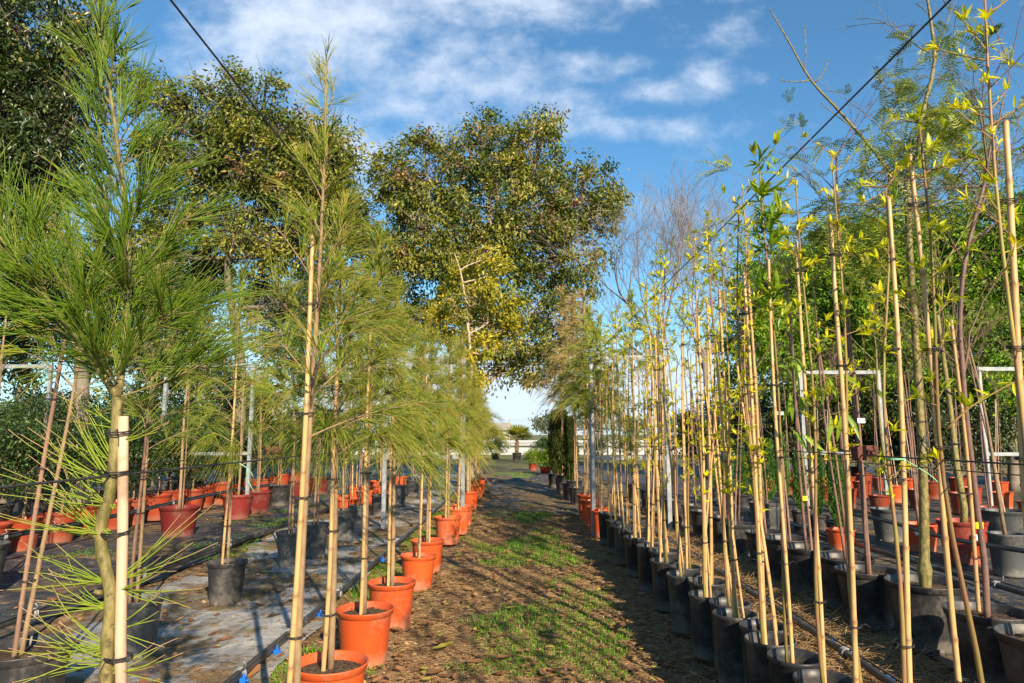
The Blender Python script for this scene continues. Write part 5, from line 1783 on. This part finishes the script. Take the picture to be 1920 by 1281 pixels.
# ------------------------------------------------------------------ trees
def crown_tree(name, label, d, lobes, trunk, mat, bark, nleaf, leaf=0.075, seed=0, depth_r=1.8, cat='tree', group=None, hang=0.35, lobes_px=True, width=0.45, limb=0.05, clump=0.16, twigy=True, inner=0.25):
    """lobes: (px, py, half width px, half height px [, extra distance]); trunk: list of (px, py) at distance d"""
    r = np.random.default_rng(seed)
    base = np.array(W(trunk[0][0], trunk[0][1], d))
    base[2] = 0
    O = base
    root = thing(name, label, cat, tuple(O), 0, group)
    ms, mf = MB(), MB()
    T = [np.array([0, 0, -0.05])] + [np.array(W(x, y, d)) - O for x, y in trunk[1:]]
    tp = curve_pts(T, 14)
    trad = np.linspace(limb * 2.2, limb * 0.35, 14)
    tube(ms, tp, trad, 10)
    L = []
    for lb in lobes:
        px, py, rx, ry = lb[:4]
        dd = d + (lb[4] if len(lb) > 4 else 0)
        c = np.array(W(px, py, dd)) - O
        k = dd / 1280.0
        L.append((c, rx * k, min(depth_r, max(rx * k, ry * k) * 0.9), ry * k))
    vol = np.array([a * b * c for _, a, b, c in L])
    vol = vol ** 0.8 / (vol ** 0.8).sum()
    ncl = max(40, nleaf // 55)
    cl, cd = [], []
    for i, (c, a, b, h) in enumerate(L):
        n = max(3, int(ncl * vol[i]))
        v = unit(r, n)
        q = r.uniform(inner, 1.0, n) ** 0.45
        q *= 1 + 0.13 * np.sin(v[:, 0] * 7 + i) * np.cos(v[:, 2] * 8 + 2 * i)
        p = c + v * q[:, None] * [a, b, h]
        cl.append(p)
        cd.append(v)
        # limbs from the trunk into the lobe
        j = int(np.argmin([np.linalg.norm(t - c) + 0.6 * max(0, t[2] - c[2] + 0.2) for t in tp]))
        s = tp[j]
        mid = (s + c) / 2 + r.normal(0, 0.12, 3) + [0, 0, -0.15 * h]
        lp = curve_pts([s, mid, c], 8)
        tube(ms, lp, np.linspace(limb * 0.75, limb * 0.3, 8), 6, cap=False)
        # branches to some of the clumps
        m = min(n, int(26 + 120 * vol[i]))
        idx = r.choice(n, m, replace=False)
        st = lp[r.integers(3, 8, m)]
        en = p[idx]
        md = (st + en) / 2 + r.normal(0, 0.08, (m, 3)) + [0, 0, 0.05]
        P = np.stack([st, st * 0.5 + md * 0.5 + r.normal(0, 0.03, (m, 3)), md, md * 0.5 + en * 0.5 + r.normal(0, 0.03, (m, 3)), en], 1)
        R = limb * 0.26 * np.linspace(1, 0.25, 5)[None] * r.uniform(0.6, 1.1, m)[:, None]
        strands(ms, P, R, 4)
        if twigy:
            mm = m * 5
            b0 = P[r.integers(0, m, mm), r.integers(1, 5, mm)]
            e0 = b0 + unit(r, mm) * r.uniform(0.15, 0.45, mm)[:, None] + [0, 0, 0.08]
            strands(ms, np.stack([b0, (b0 + e0) / 2 + r.normal(0, 0.02, (mm, 3)), e0], 1), np.tile([[0.007, 0.005, 0.002]], (mm, 1)), 3)
    cl = np.concatenate(cl)
    cd = np.concatenate(cd)
    # each clump has its own size and tone; some are bare
    k = r.uniform(0, 1, len(cl)) > 0.2
    cl, cd = cl[k], cd[k]
    per = r.poisson(nleaf / len(cl), len(cl))
    idx = np.repeat(np.arange(len(cl)), per)
    n = len(idx)
    size = clump * r.uniform(0.45, 1.45, len(cl))
    C = cl[idx] + np.clip(r.normal(0, 1, (n, 3)), -1.9, 1.9) * size[idx][:, None] * [1, 1, 0.85]
    tone = r.normal(0.40, 0.19, len(cl))
    tone = np.where(r.uniform(0, 1, len(cl)) < 0.05, 0.97, tone)
    att = np.clip(tone[idx] + r.normal(0, 0.12, n), 0, 1)
    own = unit(r, len(cl)) * 0.6
    D = cd[idx] * 0.5 + own[idx] + unit(r, n) * 0.55 + [0, 0, -hang]
    N = unit(r, n) * 0.8 + cd[idx] * 0.5 + [0, 0, 0.5]
    leaves(mf, C, D, N, leaf * r.uniform(0.6, 1.3, n), leaf * width * r.uniform(0.8, 1.2, n), att, 0.22, 0.2)
    ms.build('trunk', M[bark], root)
    mf.build('crown', M[mat], root)
    return root


crown_tree('broadleaf_tree', 'large round tree with glossy mottled leaves standing over the end of the path', 14.5,
           [(900, 300, 85, 85), (800, 330, 85, 75), (730, 330, 45, 55), (1010, 300, 70, 80), (1090, 370, 80, 75), (1140, 400, 45, 50), (960, 400, 130, 110),
            (800, 440, 110, 90), (1070, 480, 85, 80), (900, 500, 110, 80), (1030, 590, 75, 80), (1000, 680, 50, 45), (900, 240, 35, 35), (1035, 235, 32, 30),
            (740, 400, 50, 60), (960, 640, 60, 50), (850, 590, 70, 60, 0.4), (1045, 650, 35, 65), (945, 700, 40, 22), (730, 500, 60, 60, 0.5), (770, 600, 60, 70, 0.5), (700, 580, 45, 60, 0.8)],
           [(882, 912), (880, 820), (884, 700), (880, 600), (893, 520), (920, 440)], 'crown', 'pale_bark', 58000, 0.10, 201, 2.2, limb=0.070, clump=0.15,
           group='broadleaf trees behind the rows')
crown_tree('broadleaf_tree', 'broad loose-crowned tree left of the centre with sky showing through', 12.5,
           [(300, 200, 55, 60), (390, 210, 70, 60), (480, 200, 60, 60), (350, 300, 100, 70), (470, 300, 100, 80), (570, 290, 65, 70), (615, 275, 60, 55), (628, 375, 48, 60), (600, 330, 60, 60), (655, 430, 45, 60),
            (560, 380, 90, 60), (420, 420, 70, 60), (320, 400, 60, 60), (660, 420, 40, 50), (500, 470, 60, 50), (250, 150, 22, 26), (400, 500, 40, 40, 0.8), (430, 140, 28, 20), (500, 150, 25, 20),
            (280, 470, 60, 60), (520, 250, 50, 40), (570, 470, 60, 55, 0.5), (610, 550, 55, 60, 0.6), (500, 560, 45, 50, 1.0), (350, 520, 60, 60, 0.8)],
           [(446, 918), (448, 800), (452, 700), (440, 600), (425, 500), (450, 400), (470, 320)], 'crown', 'grey_bark', 54000, 0.092, 202, 2.0, limb=0.062, clump=0.14,
           group='broadleaf trees behind the rows')
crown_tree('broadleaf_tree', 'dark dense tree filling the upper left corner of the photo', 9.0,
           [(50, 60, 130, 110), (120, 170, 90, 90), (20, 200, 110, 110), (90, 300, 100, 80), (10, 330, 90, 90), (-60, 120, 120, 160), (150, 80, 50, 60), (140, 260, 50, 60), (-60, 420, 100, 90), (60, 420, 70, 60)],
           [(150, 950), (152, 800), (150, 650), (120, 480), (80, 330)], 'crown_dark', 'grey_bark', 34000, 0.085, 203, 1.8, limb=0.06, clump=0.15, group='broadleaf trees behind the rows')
G_LT = 'leafy trees standing behind the left shrubs'
crown_tree('leafy_tree', 'dark leafy tree with thin trunk at the left edge, below the corner tree', 11.5,
           [(-30, 560, 90, 110), (60, 540, 80, 70), (20, 660, 70, 60), (110, 600, 60, 50), (150, 520, 60, 60)], [(30, 930), (32, 800), (40, 700), (50, 600)], 'crown_dark', 'grey_bark', 14000, 0.08, 204, 1.5, limb=0.035, group=G_LT)
crown_tree('leafy_tree', 'leafy thin-trunked tree seen behind the big nearest sapling', 13.0,
           [(230, 520, 80, 60), (300, 560, 70, 60), (200, 640, 60, 50), (280, 660, 60, 40)], [(152, 930), (155, 800), (170, 700), (220, 600)], 'crown_dark', 'grey_bark', 12000, 0.08, 205, 1.5, limb=0.035, group=G_LT)
crown_tree('leafy_tree', 'small leafy tree under the loose-crowned tree left of centre', 12.0,
           [(345, 600, 55, 50), (330, 690, 60, 45), (400, 710, 45, 40), (540, 640, 40, 50), (560, 570, 40, 50)], [(258, 930), (262, 820), (300, 720), (370, 640)], 'crown_dark', 'grey_bark', 12000, 0.075, 206, 1.2, limb=0.03, group=G_LT)
crown_tree('young_tree', 'small yellow-green tree with forked pale stems in front of the large round tree', 10.5,
           [(915, 510, 45, 45, 0.6), (940, 560, 35, 40, 0.5), (860, 545, 35, 40, 0.7), (905, 600, 45, 45, 0.5), (940, 620, 30, 35, 0.2), (835, 610, 35, 40, 0.3), (915, 655, 40, 30, 0.2), (925, 480, 22, 22, 0.3), (880, 690, 30, 40, 0.1), (850, 560, 30, 35, -0.2), (905, 540, 25, 30, -0.2)],
           [(878, 930), (880, 800), (884, 690), (876, 600), (866, 520), (852, 475)], 'crown_yellow', 'pale_bark', 8500, 0.075, 207, 0.5, limb=0.018, clump=0.10, twigy=False)
G_BT = 'bright green trees behind the right rows'
bt = [('bright green bushy tree behind the right steel frame', 15.0, [(1560, 560, 90, 80), (1500, 620, 70, 70), (1600, 470, 80, 60), (1520, 520, 60, 60), (1450, 650, 50, 60), (1580, 680, 90, 70), (1500, 720, 70, 50)], [(1560, 905), (1562, 800), (1560, 680)]),
      ('bright green bushy tree at right, behind the kinked olive stem', 14.0, [(1720, 520, 110, 80), (1680, 450, 80, 50), (1780, 470, 80, 50), (1740, 620, 110, 80), (1660, 600, 80, 80), (1800, 580, 90, 70), (1720, 710, 110, 60)], [(1680, 910), (1682, 800), (1700, 700)]),
      ('bright green bushy tree at the right edge of the photo', 13.0, [(1880, 520, 110, 90), (1860, 430, 90, 60), (1960, 480, 100, 110), (1890, 640, 110, 80), (1950, 700, 90, 80), (1860, 720, 80, 60)], [(1900, 915), (1898, 800), (1900, 700)]),
      ('olive-green thin tree just right of the bare tree', 17.0, [(1410, 560, 55, 60), (1440, 500, 50, 50), (1390, 640, 50, 50), (1450, 590, 60, 60), (1400, 710, 50, 40)], [(1430, 895), (1432, 800), (1430, 700)])]
for i, (lab, d, lb, tr) in enumerate(bt):
    crown_tree('bushy_tree', lab, d, lb, tr, 'crown_bright', 'grey_bark', (38000, 46000, 40000, 12000)[i], 0.10, 210 + i, 2.2, limb=0.05, clump=0.15, group=G_BT, hang=0.1)
HB = crown_tree('hedge_bush', 'dark low bush under the bright trees, nearest of its line', 13.0, [(1800, 830, 80, 50), (1840, 780, 60, 45), (1750, 790, 60, 45)], [(1800, 910), (1800, 860), (1800, 810)],
                'crown_dark', 'grey_bark', 7000, 0.08, 220, 1.0, limb=0.03, group='dark bushes under the bright trees', cat='bush')
for i, (x, y) in enumerate([(11.2, 13.6), (10.3, 14.6), (8.2, 14.0), (7.2, 15.0), (9.3, 16.0), (6.3, 14.6), (5.6, 16.2), (12.6, 14.8), (4.9, 17.8)]):
    dup(HB, (x, y, 0), i * 1.7, 'dark low bush under the bright trees, %s from the nearest one' % ORD[i + 1], 'dark bushes under the bright trees', 0.9 + 0.12 * (i % 4))
for i, (x, y) in enumerate([(-7.6, 10.5), (-8.4, 12.4), (-7.2, 14.0), (-6.0, 15.6), (-4.6, 16.4), (-9.6, 14.6)]):
    dup(HB, (x, y, 0), i * 1.7, 'dark low bush behind the left shrubs, %s from the camera' % ORD[i], 'dark bushes behind the left shrubs', 0.9 + 0.12 * (i % 4))


def bare_tree(label, d, base_px, top_py, seed, spread=0.42, limb=0.085, kids=3, depth=5, L0=1.5, group=None, bark='bare_bark'):
    r = np.random.default_rng(seed)
    O = np.array(W(base_px, 900, d))
    O[2] = 0
    root = thing('bare_tree', label, 'tree', tuple(O), 0, group)
    ms, mt = MB(), MB()
    H = (815 - 660) / 1280 * d + CAMZ
    tube(ms, [(0, 0, -0.05), (0.04, 0, H * 0.5), (0.0, 0.03, H)], [limb * 1.2, limb, limb * 0.8], 10)
    tips = []
    for k in range(6):
        a = k * 1.047 + r.uniform(-0.2, 0.2)
        s = 0.62 if k < 5 else 0.1
        twigs(mt, (0, 0.03, H - 0.25 * (k % 3)), (math.cos(a) * s, math.sin(a) * s, 1.0), L0 * r.uniform(0.85, 1.15), limb * 0.42, depth, r, tips, spread, 5, 0.18, 5, kids, 0.0024)
    ms.build('trunk', M[bark], root)
    mt.build('branches', M[bark], root)
    return root


G_BARE = 'leafless trees right of the path'
bare_tree('leafless purple-twigged tree with a thick brown trunk behind the central right frame', 13.5, 1243, 320, 301, group=G_BARE, L0=1.35, depth=5, spread=0.62)
bare_tree('leafless thin tree to the right of the thick-trunked bare one', 16.0, 1330, 320, 302, group=G_BARE, L0=1.6, depth=5, spread=0.56, limb=0.07)

# she-oaks further back
bk = sheoak_pot('she_oak_sapling', 'dark wispy needle-leaved young tree in front of the bare tree', (2.0, 11.0, 0), 310, 'black', 0.16, 0.28, 'plain', stake=None, H=3.35, bare=1.9, spread=0.6, nbr=36, ntw=50,
                nrad=0.0028, nlen=(0.15, 0.3), group='wispy needle-leaved trees behind the rows', droop=0.9, srad=0.02)


# ------------------------------------------------------------------ far end of the path
def palm():
    O = (0.30, 27.5, 0)
    root = thing('potted_palm', 'fan palm in big black pot at the far end of the path', 'palm', O)
    root.scale = (0.8, 0.8, 0.8)
    pot_parts(root, 0.24, 0.42, 'black', 'plain', seed=400)
    r = np.random.default_rng(401)
    ms, mf = MB(), MB()
    pts = [(0, 0, 0.35), (0.0, 0, 0.6), (0.01, 0, 0.85), (0, 0, 1.0)]
    tube(ms, pts, [0.10, 0.085, 0.09, 0.05], 10)
    for k in range(30):
        a = k * 2.4
        z = 0.4 + 0.55 * k / 30
        tube(ms, [(0.08 * math.cos(a), 0.08 * math.sin(a), z), (0.13 * math.cos(a), 0.13 * math.sin(a), z + 0.09)], [0.02, 0.006], 5)
    for k in range(13):
        a = k * 2.4 + r.uniform(-0.2, 0.2)
        el = math.radians(78 - 70 * (k / 13))
        d = np.array([math.cos(a) * math.cos(el), math.sin(a) * math.cos(el), math.sin(el)])
        L = r.uniform(0.32, 0.5)
        st = np.array([0, 0, 0.98])
        en = st + d * L
        tube(ms, [st, (st + en) / 2 + [0, 0, 0.02], en], [0.014, 0.01, 0.007], 5)
        n = 17
        s = np.cross(d, [0, 0, 1.0]) + 1e-6
        s /= np.linalg.norm(s)
        u = np.cross(s, d)
        ang = np.linspace(-1.25, 1.25, n)
        D = d[None] * np.cos(ang)[:, None] + s[None] * np.sin(ang)[:, None]
        leaves(mf, np.repeat(en[None], n, 0), D, np.repeat(u[None], n, 0), 0.52 * (0.75 + 0.25 * np.cos(ang)), 0.075, np.clip(r.normal(0.6, 0.2, n), 0, 1), 0.3, 0.12, full=True)
    ms.build('trunk', M['tan_bark'], root)
    mf.build('fronds', M['crown_yellow'], root)


palm()
G_LOW = 'low green plants near the end of the path'
lw = shrub('bright low plant beside the dark cypresses at the path end', (0.95, 18.2, 0), 410, 'red', 0.16, 0.22, 0.22, 0.62, 0.36, 1500, 0.05, 'green_leaf', G_LOW)
dup(lw, (1.25, 17.2, 0), 1.0, 'bright low plant nearest the dark cypresses, at the edge of the fabric', G_LOW, 0.9)
dup(lw, (0.7, 20.5, 0), 2.0, 'bright low plant just right of the fan palm', G_LOW, 0.9)
lw2 = shrub('dark low shrub behind the fan palm, left of it', (-1.6, 29.5, 0), 411, 'black', 0.2, 0.25, 0.25, 0.8, 0.7, 2200, 0.07, 'shrub', 'dark low shrubs in front of the white barrier')
for i, (x, y) in enumerate([(-0.6, 30.0), (1.5, 29.5), (2.5, 30.2), (3.7, 29.8), (-2.9, 30.2), (-4.3, 29.6), (5.2, 30.4)]):
    dup(lw2, (x, y, 0), i * 1.3, ('dark low shrub just behind the fan palm', 'dark low shrub right of the fan palm', 'second dark low shrub right of the fan palm', 'third dark low shrub right of the fan palm',
                                 'second dark low shrub left of the fan palm', 'third dark low shrub left of the fan palm', 'last dark low shrub at right before the white barrier')[i],
        'dark low shrubs in front of the white barrier', 1.0)


def barrier():
    root = thing('roadside_barrier', 'long white horizontal barrier crossing behind the palm', 'barrier', (0, 37, 0))
    mb = MB()
    box(mb, -17, 17, -0.10, 0.10, -0.1, 0.36)
    mb.build('wall', M['white'], root, smooth=False)
    for z in (0.52, 0.68):
        mb = MB()
        V = []
        prof = [(-0.12, 0.0), (-0.16, 0.03), (-0.12, 0.065), (-0.16, 0.10), (-0.12, 0.13), (-0.10, 0.13), (-0.10, 0.0)]
        for x in (-17.0, 17.0):
            for (yy, zz) in prof:
                V.append((x, yy, z - 0.07 + zz))
        k = len(prof)
        mb.add(V, np.array([(i, (i + 1) % k, k + (i + 1) % k, k + i) for i in range(k)]))
        mb.build('rail', M['white'], root, smooth=False)
    for i in range(12):
        mb = MB()
        x = -16.5 + i * 3
        box(mb, x - 0.05, x + 0.05, -0.099, 0.05, 0.361, 0.78)
        mb.build('post', M['concrete'], root, smooth=False)


barrier()
tag(grid_sheet('road', np.linspace(-200, 200, 60), np.linspace(37.5, 47, 6), solid_mat('asphalt', (0.05, 0.05, 0.052), (0.07, 0.07, 0.07), 3, 0.9), 0.03), kind='structure')


def mesh_fence():
    root = thing('wire_fence', 'tall thin wire mesh fence with slim posts beyond the road', 'fence', (0, 50, 0))
    for i in range(25):
        mb = MB()
        x = -48 + i * 4
        box(mb, x - 0.05, x + 0.05, -0.05, 0.05, -0.1, 2.3)
        mb.build('post', M['concrete'], root, smooth=False)
    mb = MB()
    xs_ = np.arange(-48, 48.1, 0.25)
    n = len(xs_)
    for s in (1, -1):
        P0 = np.stack([xs_, np.full(n, -0.07), np.full(n, 0.1)], 1)
        P1 = P0 + np.array([2.0 * s, 0, 2.0])
        strands(mb, np.stack([P0, P1], 1), np.full((n, 2), 0.004), 3)
    for z in (0.1, 1.1, 2.1):
        tube(mb, [(-48, -0.07, z), (48, -0.07, z)], 0.008, 4)
    mb.build('mesh', M['steel'], root)


mesh_fence()


def house(label, loc, w, dd, h, rh, rz=0.0, mat='white'):
    root = thing('building', label, 'building', loc, rz, 'low pale buildings on the horizon')
    mb = MB()
    box(mb, -w / 2, w / 2, -dd / 2, dd / 2, -0.2, h)
    mb.build('wall', M[mat], root, smooth=False)
    mb = MB()
    V = [(-w / 2 - 0.4, -dd / 2 - 0.4, h + 0.003), (w / 2 + 0.4, -dd / 2 - 0.4, h + 0.003), (w / 2 + 0.4, dd / 2 + 0.4, h + 0.003), (-w / 2 - 0.4, dd / 2 + 0.4, h + 0.003), (-w / 2 - 0.4, 0, h + rh), (w / 2 + 0.4, 0, h + rh)]
    mb.add(V, [np.array([(0, 3, 2, 1), (0, 1, 5, 4), (2, 3, 4, 5)]), np.array([(0, 4, 3), (1, 2, 5)])])
    mb.build('roof', M['concrete' if mat == 'white' else 'steel'], root, smooth=False)
    for i in range(max(2, int(w / 4))):
        x = -w / 2 + (i + 0.5) * w / max(2, int(w / 4))
        mb = MB()
        box(mb, x - 0.6, x + 0.6, -dd / 2 - 0.03, -dd / 2 + 0.02, h * 0.35, h * 0.75)
        mb.build('window', M['dark_glass'], root, smooth=False)


house('low white building with tiled roof beyond the barrier, left of the palm', (-4.2, 90, 0), 8, 6, 1.6, 1.0)
house('white building between trunks at the left edge of the photo', (-51, 72, 0), 3.2, 6, 2.4, 0.15, 0.0, 'concrete')
house('long pale shed beyond the road behind the left rows', (-32, 95, 0), 20, 8, 2.2, 0.5)


def far_trees():
    r = np.random.default_rng(500)
    spec = [(-9, 62, 2.6), (-5.5, 66, 2.2), (-2.2, 64, 1.9), (1.2, 70, 1.9), (3.6, 60, 3.0), (7.5, 58, 3.4), (11, 62, 2.8), (15, 60, 3.2), (-14, 60, 3.2), (-20, 62, 3.0),
            (19, 64, 3.0), (24, 60, 3.4), (29, 63, 3.2), (-27, 60, 3.2), (-34, 64, 3.0), (36, 62, 3.6), (45, 66, 3.6), (-43, 66, 3.2)]
    spec.sort()
    for i, (x, y, h) in enumerate(spec):
        root = thing('roadside_tree', '%s from the left in the far line of small olive-green trees beyond the fence' % ORD[i], 'tree', (x, y, 0), 0, 'far line of small trees beyond the fence')
        ms, mf = MB(), MB()
        tube(ms, [(0, 0, -0.1), (0.1, 0, h * 0.5), (0, 0, h * 0.8)], [0.14, 0.1, 0.04], 6)
        n = 1500
        nc = 16
        cc = unit(r, nc) * [h * 0.55, h * 0.4, h * 0.26] * r.uniform(0.3, 1, nc)[:, None] + [0, 0, h * 0.62]
        C = cc[r.integers(0, nc, n)] + r.normal(0, h * 0.10, (n, 3))
        C[:, 2] = np.maximum(C[:, 2], 0.15)
        leaves(mf, C, unit(r, n), unit(r, n), 0.24, 0.13, r.uniform(0, 1, n))
        ms.build('trunk', M['grey_bark'], root)
        mf.build('crown', M['far_leaf'], root)


far_trees()
# a slim concrete post in front of the far end
mb = MB()
box(mb, -0.06, 0.06, -0.06, 0.06, -0.1, 1.75)
o = mb.build('concrete_post', M['concrete'], smooth=False)
o.location = (-3.35 * 0.75, 26.5, 0)
tag(o, 'slim weathered post standing left of the fan palm', 'post')


def mound():
    """rumpled dark heap across the end of the path"""
    mb = MB()
    nx, ny = 60, 16
    r = np.random.default_rng(9)
    V = []
    for j in range(ny):
        for i in range(nx):
            u, v = i / (nx - 1), j / (ny - 1)
            x = -0.9 + 2.4 * u
            y = 15.6 + 0.8 * v
            e = math.sin(math.pi * v) * math.sin(math.pi * u) ** 0.4
            z = 0.0 + e * (0.10 + 0.05 * math.sin(9 * u + 3 * v) + 0.03 * math.sin(25 * u + 5 * v)) + float(hills(x, y)) * 1.0
            V.append((x, y, z - 0.004))
    F = [(j * nx + i, j * nx + i + 1, (j + 1) * nx + i + 1, (j + 1) * nx + i) for j in range(ny - 1) for i in range(nx - 1)]
    mb.add(V, np.array(F))
    o = mb.build('dark_mound', M['fabric_dark'])
    tag(o, 'rumpled dark mound lying across the far end of the path', 'fabric')


mound()
